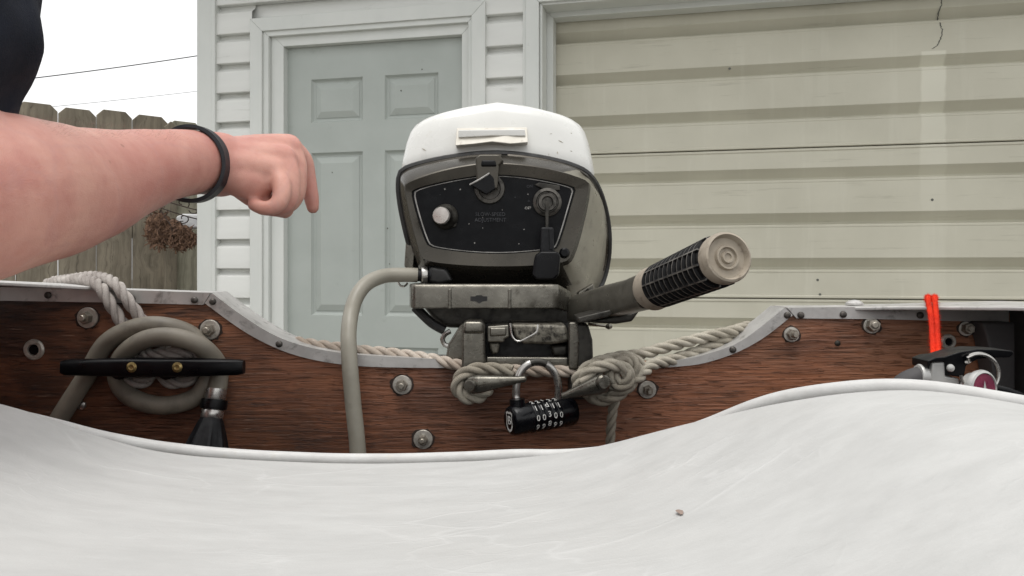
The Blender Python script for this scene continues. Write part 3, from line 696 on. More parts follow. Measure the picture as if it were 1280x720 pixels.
# knotted rope at the right clamp
rC = rope('knotted_rope', [P(935, 408, .955), P(915, 414, .930), P(880, 422, .915), P(840, 432, .905), P(800, 443, .895), P(770, 447, .880), P(742, 455, .862), P(724, 470, .856), P(722, 484, .862), P(738, 492, .868), P(758, 494, .866), P(778, 488, .860), P(793, 474, .856), P(796, 458, .857), P(785, 450, .862), P(770, 458, .858), P(768, 472, .852), P(782, 480, .850), P(800, 470, .858), P(815, 456, .880), P(840, 450, .900), P(870, 440, .915), P(905, 426, .925), P(930, 412, .95)], .0064, m_ropeg, origin=P(760, 495, .86))
tag(rC, 'grey-white rope knotted round the right clamp handle, running up to the right', 'rope')
rope('turn', [P(728, 476, .852), P(740, 462, .848), P(760, 456, .846), P(776, 458, .846), P(786, 466, .848), P(788, 480, .852), P(775, 492, .853), P(755, 500, .858), P(742, 498, .868), P(735, 490, .88)], .0064, m_ropeg, rC)
rope('turn', [P(752, 452, .872), P(780, 462, .850), P(786, 476, .845), P(774, 484, .848), P(764, 478, .862), P(764, 464, .868), P(778, 450, .866), P(796, 452, .868), P(806, 462, .874)], .0062, m_ropeg, rC)
rope('tail', [P(770, 480, .868), P(770, 495, .866), P(766, 512, .868), P(764, 530, .872), P(763, 548, .876), P(764, 575, .88), P(770, 600, .885)], .0052, m_ropeg, rC)
# orange cord
def cord_side(dx0, dx1): return [P(1163 + dx0, 376, .99), P(1164 + dx0, 372, .93), P(1164 + dx0, 373, .872), P(1165 + dx0, 380, .842), P(1167.5 + (dx0 + dx1) / 2, 400, .80), P(1169 + (dx0 + 2 * dx1) / 3, 425, .755), P(1170 + dx1, 446, .722)]
oc = rope('orange_cord', cord_side(-4, -2.5) + [P(1170, 450, .716)] + cord_side(4, 2.5)[::-1], .0025, m_orange, origin=P(1170, 450, .72), pitch=.012)
tag(oc, 'bright orange braided cord looped over the corner plate down to the black lever', 'cord')

# ---------------------------------------------------------------- hoses
ch = resample(catmull([P(55, 560, .885), P(75, 522, .886), P(108, 470, .8895), P(132, 430, .886), P(165, 411, .880), P(200, 407, .876), P(236, 417, .885), P(256, 440, .889), P(261, 468, .8895), P(245, 496, .886), P(205, 507, .880), P(165, 497, .880), P(147, 474, .8895), P(152, 447, .884), P(178, 426, .868), P(212, 421, .864), P(248, 431, .868), P(269, 450, .883), P(274, 466, .888), P(271, 490, .880)], .004), .005)
hs1 = tube('coiled_hose', ch, .0102, m_hose, None, n=18, origin=P(200, 510, .88))
tag(hs1, 'grey-brown rubber hose coiled round the black cleat, ending in a primer bulb', 'hose')
ax = (P(256, 575, .862) - P(270.5, 486, .880)); L_ = ax.length; h0 = P(270.5, 486, .880)
lathe('hose_clamp', [(.0112, 0), (.0112, .010), (.0105, .012)], h0, ax, m_steel, hs1, n=24)
lathe('clamp_band', [(.0095, .008), (.0095, .012), (.0140, .012), (.0145, .017), (.0140, .022), (.0095, .022)], h0, ax, m_black, hs1, n=24)
lathe('clamp_ring', [(.0112, .022), (.0118, .023), (.0118, .031), (.0112, .032)], h0, ax, m_steel, hs1, n=24)
pb = []
nb = 48; rings = []
q = ax.normalized().to_track_quat('Z', 'Y')
for hh_, rr in ((.030, .0105), (.034, .0125), (.040, .0145), (.055, .019), (.072, .0235), (.090, .0265), (.105, .027), (.125, .024), (.14, .015)):
    rg = []
    for k in range(nb):
        a = 2 * math.pi * k / nb; rib = 1 + (.07 if k % 6 in (0, 1) else -.03) * min(1, (hh_ - .030) / .02)
        rg.append(q @ Vector((rr * rib * math.cos(a), rr * rib * math.sin(a), hh_)) + h0)
    rings.append(rg)
V, F = loft_data(rings); obj('primer_bulb', V, F, m_rubber, hs1, ang=35)
fh = resample(catmull([P(522, 344, .965), P(505, 343.5, .962), P(480, 345, .955), P(458, 355, .94), P(443, 377, .92), P(436, 412, .890), P(437, 452, .872), P(441, 500, .866), P(447, 560, .862), P(450, 620, .86)], .004), .005)
hs2 = tube('fuel_hose', fh, .0088, m_hose2, None, n=18, origin=P(450, 620, .86))
tag(hs2, 'thick pale grey fuel hose curving down from the motor\'s left side', 'hose')
# ================================================================ OUTBOARD MOTOR
mot = thing('outboard_motor', P(620, 455, .98), 'old outboard motor with white cowl, black control panel and grimy grey lower casing', 'outboard motor')
def ring(pts, n, Yf, it=2):
    c = chaikin([Vector((x, y, 0)) for x, y in pts], it); c = resample(c, n=n, closed=True)
    # begin at the point closest to straight above the centre
    cx = sum(p.x for p in c) / n; cy = sum(p.y for p in c) / n
    k0 = min(range(n), key=lambda i: abs(p_.x - cx) if (p_ := c[i]).y < cy else 1e9)
    c = c[k0:] + c[:k0]
    return [P(p.x, p.y, Yf(p.x, p.y) if callable(Yf) else Yf) for p in c]
NR = 96
face_in = [(612, 217), (666, 221), (721, 233), (719, 240), (700, 306), (694, 313), (615, 319), (540, 311), (531, 304), (513, 243), (516, 236), (560, 225)]
face_out = [(612, 203), (680, 209), (733, 224), (738, 232), (716, 318), (706, 330), (615, 334), (534, 328), (524, 318), (505, 236), (508, 228), (556, 212)]
seal = [(612, 191), (672, 196), (727, 210), (745, 228), (757, 262), (762, 300), (758, 340), (744, 372), (700, 386), (615, 388), (548, 380), (522, 340), (508, 290), (499, 245), (499, 217), (508, 210), (550, 199)]
fY = lambda x, y: .955 + .0
sY = lambda x, y: .983 + .07 * abs(x - 621) / 1000 + .085 * max(0, (x - 733) / 28) + .06 * max(0, (y - 300) / 90)
r0 = ring(face_in, NR, .957); r1 = ring(face_out, NR, .953); r2 = ring(seal, NR, sY)
mid = []
for a, b2 in zip(r1, r2):
    m_ = a.lerp(b2, .45); mid.append(m_ + Vector((0, 0, .004 if b2.z > .95 else (-.004 if b2.z < .86 else 0))) + Vector((.004 if m_.x > .04 else (-.002 if m_.x < -.1 else 0), 0, 0)))
r1b = [a.lerp(b2, .08) + Vector((0, -.001, 0)) for a, b2 in zip(r1, r2)]
cen = sum(r2, Vector()) / NR
r3 = [cen + (p - cen) * .97 + Vector((0, .12, 0)) for p in r2]; r4 = [cen + (p - cen) * .80 + Vector((0, .30, 0)) for p in r2]
rin = [p + Vector((0, .006, 0)) for p in r0]
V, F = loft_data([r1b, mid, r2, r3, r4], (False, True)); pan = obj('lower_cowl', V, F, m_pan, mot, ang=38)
pan.data.materials.append(m_flank_lit)       # right flank coloured paler to stand for bright reflections; shaded front and chin darker
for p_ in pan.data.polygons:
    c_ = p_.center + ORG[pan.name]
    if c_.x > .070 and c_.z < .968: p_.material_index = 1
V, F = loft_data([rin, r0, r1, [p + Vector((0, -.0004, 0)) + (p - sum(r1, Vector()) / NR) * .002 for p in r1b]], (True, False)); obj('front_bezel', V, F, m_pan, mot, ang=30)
# rubber seal
tube('seal', r2 + r2[:1], .0046, m_seal, pan, n=8)
sl_in = [p + Vector((0, -.010, 0)) + (cen - p) * .035 for p in r2]; tube('seal_rib', sl_in[:30] + [], .0025, m_pan, pan, n=6); tube('seal_rib', sl_in[66:], .0025, m_pan, pan, n=6)
# control panel
pv = [p + Vector((0, .0035, 0)) for p in r0]; pcen = sum(pv, Vector()) / NR
def pscale(k): return [pcen + (p - pcen) * k for p in pv]
panel = obj('control_panel', pscale(.995) + [p + Vector((0, .002, 0)) for p in pscale(.995)], [tuple(range(NR)), tuple(range(2*NR-1, NR-1, -1))] + [(i, NR+i, NR+(i+1) % NR, (i+1) % NR) for i in range(NR)], m_panel, mot, smooth=False)
oo, ii = [p + Vector((0, -.0008, 0)) for p in pscale(.972)], [p + Vector((0, -.0008, 0)) for p in pscale(.955)]
V, F = loft_data([oo, ii, [p + Vector((0, .0004, 0)) for p in ii]], (False, False)); obj('border_line', V, F, m_line, panel, smooth=False)
PY = .9585
def ptext(s, x, y, size, mat=m_print, name='printed_text'):
    V, F = text_data(s, size, P(x, y, PY), (1, 0, 0), (0, -1, 0)); obj(name, V, F, mat, panel, smooth=False)
ptext('SLOW-SPEED', 613, 268, .0062); ptext('ADJUSTMENT', 613, 275, .0062)
for k, (x, y) in enumerate(((662, 233), (660, 243), (661, 251), (660, 260), (644, 247), (556, 236), (550, 243))):
    V, F = text_data(('ON', '+', 'o', 'OFF', '+', 'x', '-')[k], .0045, P(x, y, PY), (1, 0, .1), (0, -1, 0)); obj('printed_mark', V, F, m_line if k % 2 else m_print, panel, smooth=False)
sr = random.Random(2)
for _ in range(16):     # chips in the paint
    x, y = sr.uniform(540, 690), sr.uniform(235, 305); k = 6
    V = [P(x, y, PY - .0001) + Vector((sr.uniform(.0004, .0012) * math.cos(a), 0, sr.uniform(.0004, .0012) * math.sin(a))) for a in [i * 1.05 for i in range(k)]]
    obj('paint_chip', V, [tuple(range(k))], m_line, panel, smooth=False)
# mixture knob
kn = lathe('knob', [(.0155, 0), (.015, .004), (.0125, .007), (.0105, .010), (.0105, .020)], P(557, 271, PY), (-.15, -1, 0), m_castd, mot)
lathe('knob_cap', [(.0102, .018), (.0102, .0235), (.0092, .025), (.002, .0255)], P(557, 271, PY), (-.15, -1, 0), m_knob, kn)
prism('pointer', [(560, 258), (572, 270), (570, 284), (556, 284)], PY - .004, PY, m_castd, kn, bevel=.002)
# choke lever with ring, latch on the rim
ck_ = lathe('choke_ring', [(.0185, 0), (.0175, .004), (.0135, .0045), (.0125, .002), (.009, .0015)], P(612, 236, PY), (0, -1, 0), m_dull, mot)
prism('choke_lever', [(588, 231), (612, 217), (617, 222), (619, 236), (608, 243)], PY - .016, PY - .003, m_black, ck_, bevel=.001)
tube('lever_edge', [P(587, 231, PY - .0165), P(600, 224, PY - .0165), P(612, 216.5, PY - .0165)], .0011, m_line, ck_, n=6)
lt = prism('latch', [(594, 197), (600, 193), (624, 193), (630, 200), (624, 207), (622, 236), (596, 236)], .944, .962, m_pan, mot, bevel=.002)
prism('latch_slot', [(602, 200), (619, 200), (621, 208), (601, 208)], .9415, .950, m_black, lt, bevel=.002)
# key switch
ks = lathe('key_switch', [(.0175, 0), (.0170, .004), (.0135, .0055), (.0125, .003), (.0115, .003), (.0105, .008), (.0070, .008), (.0060, .003)], P(684, 253, PY), (0, -1, 0), m_dull, mot)
prism('switch_tab', [(668, 231), (674, 228), (700, 232), (700, 238), (690, 238), (686, 243), (680, 237)], PY - .003, PY, m_castd, mot, bevel=.001)
lathe('side_button', [(.006, 0), (.006, .006), (.004, .008)], P(705, 316, .957), (0, -1, 0), m_black, mot, n=16)
# carry bar with raised joints
bar = MB(); H0 = .903
plan = [(512, .935), (514, H0 + .004), (520, H0), (640, H0 - .001), (690, H0), (698, H0 + .005), (716, .965), (716, 1.0), (704, 1.0), (684, .945), (526, .945), (524, .99), (512, .99)]
zt_, zb_ = lambda x: 363 - 3 * max(0, (x - 690) / 26) * -1, 385
tp = [Vector(((x - 640) * Y / 1000 if Y < .94 else (x - 640) * .935 / 1000, Y, P(0, 362, H0).z - (.010 if x > 700 else 0))) for x, Y in plan]
bt = [Vector((p.x, p.y, P(0, 385.5, H0).z - (.008 if x > 700 else 0))) for p, (x, Y) in zip(tp, plan)]
tpi = [p + Vector((0, .004, .006)) if p.y < .92 else p + Vector((0, 0, .006)) for p in tp]
n = len(plan)
V, F = loft_data([bt, tp, tpi]); hb = obj('carry_bar', V, F, m_cast, mot, bevel=.0012)
for x in (562, 637): prism('bar_joint', [(x - 2.2, 361), (x + 2.2, 361), (x + 2.2, 386), (x - 2.2, 386)], H0 - .0025, H0 + .004, m_cast, hb, bevel=.001)
prism('bar_slot', [(588, 370.5), (594, 370.5), (596, 369), (602, 369), (604, 370.5), (609, 370.5), (609, 376), (603, 377), (599, 379.5), (595, 377), (588, 376)], H0 - .0012, H0 + .004, m_seal, hb, smooth=False)
# lower shroud and its rubber edge
prism('lower_shroud', [(526, 380), (540, 398), (556, 410), (712, 412), (722, 400), (724, 380)], .955, 1.25, m_castd, mot, bevel=.006)
tube('shroud_edge', resample(catmull([P(519, 384, .95), P(527, 392, .948), P(540, 404, .946), (P(556, 413, .946))], .003), .004), .006, m_seal, mot, n=8)
# left side lever and hose fitting
prism('side_lever', [(507, 303), (515, 299), (520, 305), (517, 336), (511, 338), (505, 333)], .99, 1.03, m_cast, mot, bevel=.002)
lathe('hose_fitting', [(.0075, 0), (.0075, .008), (.0095, .009), (.0095, .016), (.012, .017), (.012, .036), (.009, .040)], P(519, 344, .965), (1, .12, 0), m_rubber, mot, n=20)
lathe('fitting_ring', [(.0108, .0), (.0112, .001), (.0112, .006), (.0108, .007)], P(527, 344, .966), (1, .12, 0), m_steel, mot, n=20)
prism('fitting_block', [(537, 333), (558, 336), (566, 352), (548, 356), (536, 353)], .955, 1.0, m_seal, mot, bevel=.004)
tube('drip_clip', resample(catmull([P(497, 350, .965), P(500, 357, .965), P(506, 358, .965), P(509, 354, .97)], .003), .003), .0014, m_steel, mot, n=6)
# clamp brackets
lc = prism('clamp_bracket', [(577, 404), (606, 404), (607, 500), (577, 500)], .880, .900 - .0015, m_cast, mot, bevel=.003)
prism('clamp_shoulder', [(560, 430), (576, 405), (605, 405), (606, 450), (556, 452)], .8995, .99, m_cast, mot, bevel=.003)
prism('clamp_cheek', [(579, 401.5), (604, 401.5), (606, 418), (578, 418)], .8775, .93, m_cast, mot, bevel=.004)
rc = prism('clamp_bracket', [(711, 404), (735, 404), (741, 425), (742, 500), (711, 500)], .880, .900 - .0015, m_castd, mot, bevel=.004)
prism('clamp_shoulder', [(712, 405), (733, 405), (741, 425), (742, 452), (712, 452)], .8995, .99, m_castd, mot, bevel=.004)
prism('clamp_rib', [(711, 403), (722, 403), (724, 425), (723, 462), (711, 462)], .876, .8805, m_cast, mot, bevel=.002)
prism('cross_bar', [(607.5, 446), (710.5, 447), (710.5, 460), (607.5, 460)], .888, .899, m_cast, mot, bevel=.002)
# swivel with its grimy cover plate and spring wire
sw = prism('swivel', [(609, 408), (636, 406), (637, 421), (631, 424), (630, 428), (609, 428)], .886, .95, m_cast, mot, bevel=.003)
prism('swivel_boss', [(612, 409.5), (633, 409.5), (633, 420), (612, 421)], .8835, .888, m_cast, sw, bevel=.002)
prism('swivel_lug', [(611, 428.5), (625, 428.5), (623, 442), (614, 444)], .892, .93, m_grime, sw, bevel=.003)
prism('tilt_plate', [(638, 405), (708, 406), (713, 427), (690, 431), (655, 430), (645, 424)], .890, .96, m_grime, mot, bevel=.004)
prism('tilt_stop', [(688, 432), (712, 430), (709, 446), (692, 447)], .900, .95, m_castd, mot, bevel=.004)
MB().box((P(607, 0, .93).x, .925, P(0, 450, .92).z), (P(712, 0, .93).x, .97, P(0, 405, .92).z)).build('stern_bracket', m_seal, mot, smooth=False)
tube('spring_wire', resample(catmull([P(638, 404, .886), P(640, 420, .884), P(648, 427, .882), P(660, 422, .882), P(671, 415, .883), P(672, 406, .886)], .002), .003), .0011, m_steel, mot, n=6)
tube('bleed_tube', resample(catmull([P(563, 414, .93), P(556, 418, .93), P(553, 425, .93), P(557, 432, .93), P(563, 432, .93)], .002), .003), .0030, m_steel, mot, n=8)
# clamp screws with paddle handles
def paddle(root, tip, w0, w1, hub_r, mat):
    d = (tip - root); rings = []
    n_ = 14; u = d.normalized(); fwd = Vector((0, -1, 0)); up = u.cross(fwd).normalized() * -1
    if up.z < 0: up = -up
    for t, w, th in ((-.06, w0 * .85, .006), (0, w0, .0085), (.15, w0 * 1.0, .0085), (.5, (w0 + w1) / 2, .0065), (.85, w1, .0050), (.97, w1 * .9, .0042), (1, w1 * .5, .002)):
        c = root + d * t
        rings.append([c + up * w * math.copysign(abs(math.cos(a)) ** .7, math.cos(a)) + fwd * th * math.copysign(abs(math.sin(a)) ** .7, math.sin(a)) for a in [2 * math.pi * k / n_ for k in range(n_)]])
    V, F = loft_data(rings); return obj('clamp_handle', V, F, mat, mot, ang=40)
p1 = paddle(P(590, 481, .852), P(658, 473.5, .842), .0098, .0036, .01, m_cast)
lathe('screw_pin', [(.0070, 0), (.0070, .004), (.0055, .007)], P(589, 481.5, .846), (-.25, -1, 0), m_cast, p1, n=16)
lathe('clamp_screw', [(.008, 0), (.008, .045)], P(590, 481, .85), (0, 1, 0), m_castd, p1, n=16)
p2 = paddle(P(754, 479, .836), P(701, 496, .846), .0100, .0036, .01, m_cast)
lathe('screw_pin', [(.0078, 0), (.0078, .004), (.006, .006)], P(753, 478, .829), (.25, -1, .1), m_cast, p2, n=16)
lathe('clamp_screw', [(.008, 0), (.008, .055)], P(752, 480, .838), (0, 1, 0), m_castd, p2, n=16)
# white top cowl: vertical loft of rounded footprints
cow = MB(); NC = 96; XC = -.0188; levels = []
def foot(front, half, back, e=3.2):
    out = []
    for k in range(NC):
        a = 2 * math.pi * k / NC; s_, c_ = math.sin(a), math.cos(a)
        x = half * math.copysign(abs(c_) ** (2 / e), c_); yy = math.copysign(abs(s_) ** (2 / e), s_)
        ym = (front + back) / 2; yh = (back - front) / 2
        y = ym + yh * yy; tpr = 1.02 - .20 * (y - front) / (2 * yh); out.append((XC + x * tpr, y))
    return out
def zbot(x, y): return .9700 + .0195 * (1 - min(1, abs(x - XC + .003) / .120) ** 1.25) - .10 * max(0, (y - 1.06)) * 1.0
def ztop(x, y): return 1.0640 - .0185 * min(1.2, abs(x - XC - .002) / .10) ** 1.35 - .05 * max(0, y - 1.05)
for t, fr_y, half, bk, e in ((0, .992, .1275, 1.36, 8), (.04, .9905, .1285, 1.362, 8), (.30, .996, .1260, 1.358, 8), (.60, 1.002, .1225, 1.35, 7.5), (.80, 1.007, .1185, 1.342, 7), (.90, 1.011, .1145, 1.337, 6.4), (.965, 1.017, .1090, 1.33, 5.6), (.995, 1.026, .100, 1.32, 4.8), (1.004, 1.045, .078, 1.30, 3.6), (1.006, 1.08, .05, 1.25, 3), (1.007, 1.13, .015, 1.18, 2.5)):
    levels.append([Vector((x, y + .07 * abs(x - XC) * (1 if y < 1.1 else 0), 0)) for x, y in foot(fr_y, half, bk, e)])
    levels[-1] = [Vector((p.x, p.y, zbot(p.x, p.y) + (ztop(p.x, p.y) - zbot(p.x, p.y)) * t)) for p in levels[-1]]
V, F = loft_data(levels); cowl = obj('top_cowl', V, F, m_cowl, mot, ang=60)
# pull handle on the cowl
hb_ = [P(571, 160, .992), P(659, 159, .992), P(660, 178, .978), P(638, 180, .977), P(615, 177.5, .976), P(592, 180, .977), P(569, 182, .978)]
hv = hb_ + [v_ + Vector((0, .032, 0)) for v_ in hb_]; k = len(hb_)
obj('pull_handle', hv, [tuple(range(k)), tuple(range(2*k-1, k-1, -1))] + [(i, k+i, k+(i+1) % k, (i+1) % k) for i in range(k)], m_badge, cowl, bevel=.0012)
prism('handle_inset', [(573, 162.5), (656, 161.5), (657, 170), (615, 169.5), (573, 172)], .9815, .995, m_cowl, cowl, bevel=.001)
sq = random.Random(21)
from mathutils.bvhtree import BVHTree
bv = BVHTree.FromPolygons([v_.co + ORG[cowl.name] for v_ in cowl.data.vertices], [tuple(p_.vertices) for p_ in cowl.data.polygons])
scm = MB()
for _ in range(14):
    x, y = sq.choice((sq.uniform(505, 735), sq.uniform(690, 735))), sq.uniform(145, 200); ln = sq.uniform(2, 9); an = sq.uniform(-.6, .6) + (1.57 if sq.random() < .3 else 0); pts = []
    for t in (0, .5, 1):
        p = P(x + ln * t * math.cos(an), y + ln * t * math.sin(an), .9); h = bv.ray_cast(p, Vector((0, 1, 0)))
        if h[0] is None: break
        pts.append(h[0] + Vector((0, -.0005, 0)))
    if len(pts) < 3: continue
    w = Vector((math.sin(an), 0, math.cos(an))) * sq.uniform(.0003, .0009)
    scm.add([pts[0], pts[1] + w, pts[2], pts[1] - w], [(0, 1, 2, 3)])
scm.build('scuff_marks', m_scuff, cowl, smooth=False)['kind'] = 'stuff'
# leg of the motor below (behind the transom)
leg = MB(); leg.box((-.04, 1.02, .30), (.02, 1.12, .86)); leg.build('leg', m_cast, mot, bevel=.015)
prism('anti_splash_plate', [(520, 900), (720, 900), (720, 908), (520, 908)], .98, 1.22, m_cast, mot, bevel=.003)
# tiller arm and twist grip
ga, gb = P(814, 362, .775), P(911, 321, .640); gd = (gb - ga).normalized()
arm = []
for (xc, yc, Y, hw, hv_) in ((716, 389, .97, .014, .017), (740, 383, .93, .014, .018), (765, 376, .87, .014, .018), (790, 370, .815, .014, .017), (812, 363, .775, .015, .018)):
    c = P(xc, yc, Y); rg = []
    for a in [2 * math.pi * k / 16 for k in range(16)]:
        rg.append(c + Vector((.75, .4, 0)).normalized() * hw * math.copysign(abs(math.cos(a)) ** .5, math.cos(a)) + Vector((0, 0, 1)) * hv_ * math.copysign(abs(math.sin(a)) ** .5, math.sin(a)))
    arm.append(rg)
V, F = loft_data(arm); til = obj('tiller_arm', V, F, m_arm, mot, ang=40)
prism('arm_flange', [(722, 397), (760, 388), (782, 381), (782, 384), (760, 396), (724, 404)], .84, .90, m_castd, til, bevel=.002)
prism('arm_bracket', [(722, 366), (742, 354), (744, 372), (742, 392), (726, 398)], .955, .975, m_cast, til, bevel=.002)
lathe('arm_bolt', [(.006, 0), (.006, .004), (.004, .007)], P(737, 366, .953), (.2, -1, 0), m_castd, til, n=6)
prism('arm_keel', [(728, 402), (788, 392), (800, 388), (790, 402), (770, 405), (745, 404)], .86, .90, m_castd, til, bevel=.003)
tube('shift_link', [P(735, 405, .95), P(750, 406.5, .95), P(762, 408, .95)], .002, m_cast, til, n=6)
lathe('link_ball', [(.002, -.004), (.004, 0), (.002, .004)], P(761, 408, .95), (1, 0, 0), m_cast, til, n=10)
GL = (gb - ga).length; q = gd.to_track_quat('Z', 'Y')
nA, nL = 110, 96; R0 = .0206; Vg = []; Fg = []
s0, s1 = GL * .16, GL * .915
gp = lathe('grip_collar', [(.016, -.006), (.0196, 0), (.0212, GL * .03), (.0204, GL * .165), (.0195, GL * .17)], ga, gd, m_gripc, til, n=40)
for i in range(nL + 1):
    h = s0 + (s1 - s0) * i / nL
    for k in range(nA):
        rr = R0 + .0006 + .0010 * i / nL
        ringline = (i % 8) < 2; longline = (k % 11) < 2
        if not (ringline or longline): rr -= .0022
        if i in (0, nL): rr = R0 - .002
        a = 2 * math.pi * k / nA + h * 1.2
        Vg.append(q @ Vector((rr * math.cos(a), rr * math.sin(a), h)) + ga)
for i in range(nL):
    for k in range(nA): Fg.append((i*nA+k, i*nA+(k+1) % nA, (i+1)*nA+(k+1) % nA, (i+1)*nA+k))
go = obj('twist_grip', Vg, Fg, m_grip, til, ang=25)
go.data.materials.append(m_gripl)
for i in range(nL):
    for k in range(nA):
        if (i % 8 == 0 and 0 < i) or k % 11 == 0: go.data.polygons[i * nA + k].material_index = 1
lathe('grip_cap', [(0.0198, GL * .90), (0.0205, GL * .915), (0.0210, GL * .93), (0.0210, GL * .985), (0.0203, GL), (0.0187, GL + .001), (0.0176, GL - .001), (0.0166, GL - .004), (0.0104, GL - .004), (0.0097, GL - .0010), (0.0083, GL - .0010), (0.0076, GL - .0032), (0.0054, GL - .0032), (0.0047, GL - .0006), (0.0032, GL - .0006), (0.0027, GL - .0020)], ga, gd, m_gripc, til, n=48, ang=28)
# ---------------------------------------------------------------- ignition key
kk = thing('ignition_key', P(683, 350, .935), 'ignition key with a black rubber fob hanging from the control panel', 'key')
prism('key_blade', [(681.5, 252), (686, 252), (685.5, 286), (682, 286)], .943, .9455, m_castd, kk, bevel=.0005)
prism('fob_neck', [(676, 284), (692, 284), (693, 318), (675, 318)], .934, .948, m_rubber, kk, bevel=.002)
prism('neck_ridge', [(686, 286), (690, 286), (691, 312), (687, 312)], .9325, .936, m_rubber, kk, bevel=.0006)
fob = prism('fob', [(669, 319), (676, 314), (697, 314), (701, 319), (699, 344), (692, 350), (671, 350), (665, 345)], .927, .950, m_black, kk, bevel=.003)
# ---------------------------------------------------------------- padlock
pk = thing('padlock', P(675, 541, .86), 'black combination padlock with a steel shackle hung between the clamp handles', 'padlock')
la, lb = P(637, 526, .838), P(716, 513.5, .876); ld = (lb - la).normalized(); LL = (lb - la).length; LR = .0158
lathe('lock_body', [(LR * .80, 0), (LR * .92, .0012), (LR, .004), (LR, LL * .27), (LR * .97, LL * .275), (LR * .97, LL * .735), (LR, LL * .74), (LR, LL - .004), (LR * .92, LL - .001), (LR * .8, LL)], la, ld, m_lock, pk, n=48)
pos = [.285, .375, .465, .555, .645]
yax = Vector((0, 0, 1)); zf = (Vector((0, -1, 0)) - ld * Vector((0, -1, 0)).dot(ld)).normalized(); yup = zf.cross(ld).normalized()
if yup.z < 0: yup = -yup
lq = ld.to_track_quat('Z', 'Y')
rows = {78: '22122', 42: '11d11', 4: '00300', -32: '99899'}
for i, p0 in enumerate(pos):
    h = LL * p0; wd = LL * .085
    di = lathe('dial', [(LR * .9, h), (LR * 1.0, h + .0006), (LR * 1.025, h + .0012), (LR * 1.025, h + wd - .0012), (LR * 1.0, h + wd - .0006), (LR * .9, h + wd)], la, ld, m_lock, pk, n=40)
    mb = MB()
    tw = 9 if i == 2 else 0
    for an, s_ in rows.items():
        a = R(an + tw); nrm = zf * math.cos(a) + yup * math.sin(a)
        V, F = text_data(s_[i].upper() if s_[i] != 'd' else 'd', .0088, la + ld * (h + wd / 2) + nrm * (LR * 1.03), ld, nrm); mb.add(V, F)
    mb.build('digits', m_dig, di, smooth=False)
# shield emblem on the end cap
sh = [(-.0062, .0072), (-.003, .0086), (0, .0078), (.003, .0086), (.0062, .0072), (.0052, .002), (.0064, -.004), (.0040, -.0085), (0, -.0105), (-.0040, -.0085), (-.0064, -.004), (-.0052, .002)]
capx = (zf.cross(yup)); nrm = -ld; xx_ = yup.cross(nrm).normalized(); base = la + nrm * .0004
oo = [base + xx_ * a * 1.08 + yup * b2 * 1.15 for a, b2 in sh]; ii = [base + xx_ * a * .82 + yup * b2 * .90 for a, b2 in sh]
V, F = loft_data([oo, ii], (False, False)); mb = MB().add(V, F)
V, F = text_data('B', .0125, base, xx_, nrm); mb.add(V, F); mb.build('emblem', m_dig, pk, smooth=False)
ls = LL * .13; c1_ = la + ld * ls; 
lathe('shackle_collar', [(.0095, 0), (.0085, .010), (.0080, .0215)], c1_, yup, m_lock, pk, n=24)
shp = resample(catmull([c1_ + yup * .008, P(645.5, 500, .856), P(645.5, 483, .857), P(650, 466, .858), P(660, 455.5, .859), P(672, 452.5, .861), P(684, 456, .862), P(694, 468, .864), P(698, 484, .866), P(697, 505, .868)], .002), .0025)
tube('shackle', shp, .0042, m_steel, pk, n=16)
tube('shackle_mark', [p + Vector((0, -.0005, .0002)) for p in shp if p.z > P(0, 461, .86).z and abs(p.x - P(673, 0, .86).x) < .010], .0040, m_castd, pk, n=14)

# ---------------------------------------------------------------- fire extinguisher
EY = .70
ex_ = thing('fire_extinguisher', P(1178, 620, EY), 'fire extinguisher top with black squeeze lever, silver gauge and pull ring behind the cushion', 'fire extinguisher')
prism('valve', [(1165, 453), (1182, 452), (1183, 470), (1200, 473), (1200, 500), (1168, 500), (1164, 470)], EY - .012, EY + .012, m_ext, ex_, bevel=.002)
lathe('outlet', [(.0085, 0), (.0085, .012), (.0105, .013), (.0105, .022), (.0095, .024)], P(1180, 472, EY), (-1, -.05, .08), m_ext, ex_, n=20)
tube('discharge_hose', resample(catmull([P(1162, 470, EY), P(1150, 472, EY), P(1136, 477, EY), P(1124, 488, EY), P(1118, 510, EY)], .003), .004), .0098, m_hull, ex_, n=16)
lv = [(1160, 451), (1170, 447), (1181, 446), (1200, 440), (1222, 436.5), (1245, 437), (1265, 438.5), (1268, 442), (1262, 447), (1240, 447), (1222, 449), (1208, 457), (1205, 472), (1183, 469), (1182, 452), (1163, 453), (1162, 462), (1160, 460)]
prism('lever', lv, EY - .014, EY + .014, m_black, ex_, bevel=.002)
lathe('lever_rivet', [(.0034, 0), (.003, .0015), (.001, .0025)], P(1188, 460, EY - .0145), (0, -1, 0), m_ext, ex_, n=14)
prism('lower_handle', [(1205, 480), (1235, 478), (1262, 484), (1288, 494), (1286, 506), (1240, 500), (1205, 500)], EY - .010, EY + .014, m_black, ex_, bevel=.004)
gg = lathe('gauge', [(.0125, 0), (.0125, .006), (.0150, .007), (.0158, .010), (.0150, .0125), (.0132, .0135), (.0126, .012)], P(1214, 484, EY - .014), (.35, -1, .05), m_ext, ex_, n=36)
gn = Vector((.35, -1, .05)).normalized(); gc = P(1214, 484, EY - .014) + gn * .0122
lathe('gauge_face', [(.0126, 0), (.0126, .0004), (.001, .0006)], gc, gn, m_gauge, gg, n=32)
gx = Vector((1, .35, 0)).normalized(); gu = gn.cross(gx); gu = gu if gu.z > 0 else -gu
obj('gauge_needle', [gc + gn * .0012 - gx * .003 - gu * .006, gc + gn * .0012 + gx * .003 - gu * .006, gc + gn * .0012 + gu * .007], [(0, 1, 2)], m_dig, gg, smooth=False)
pr = []
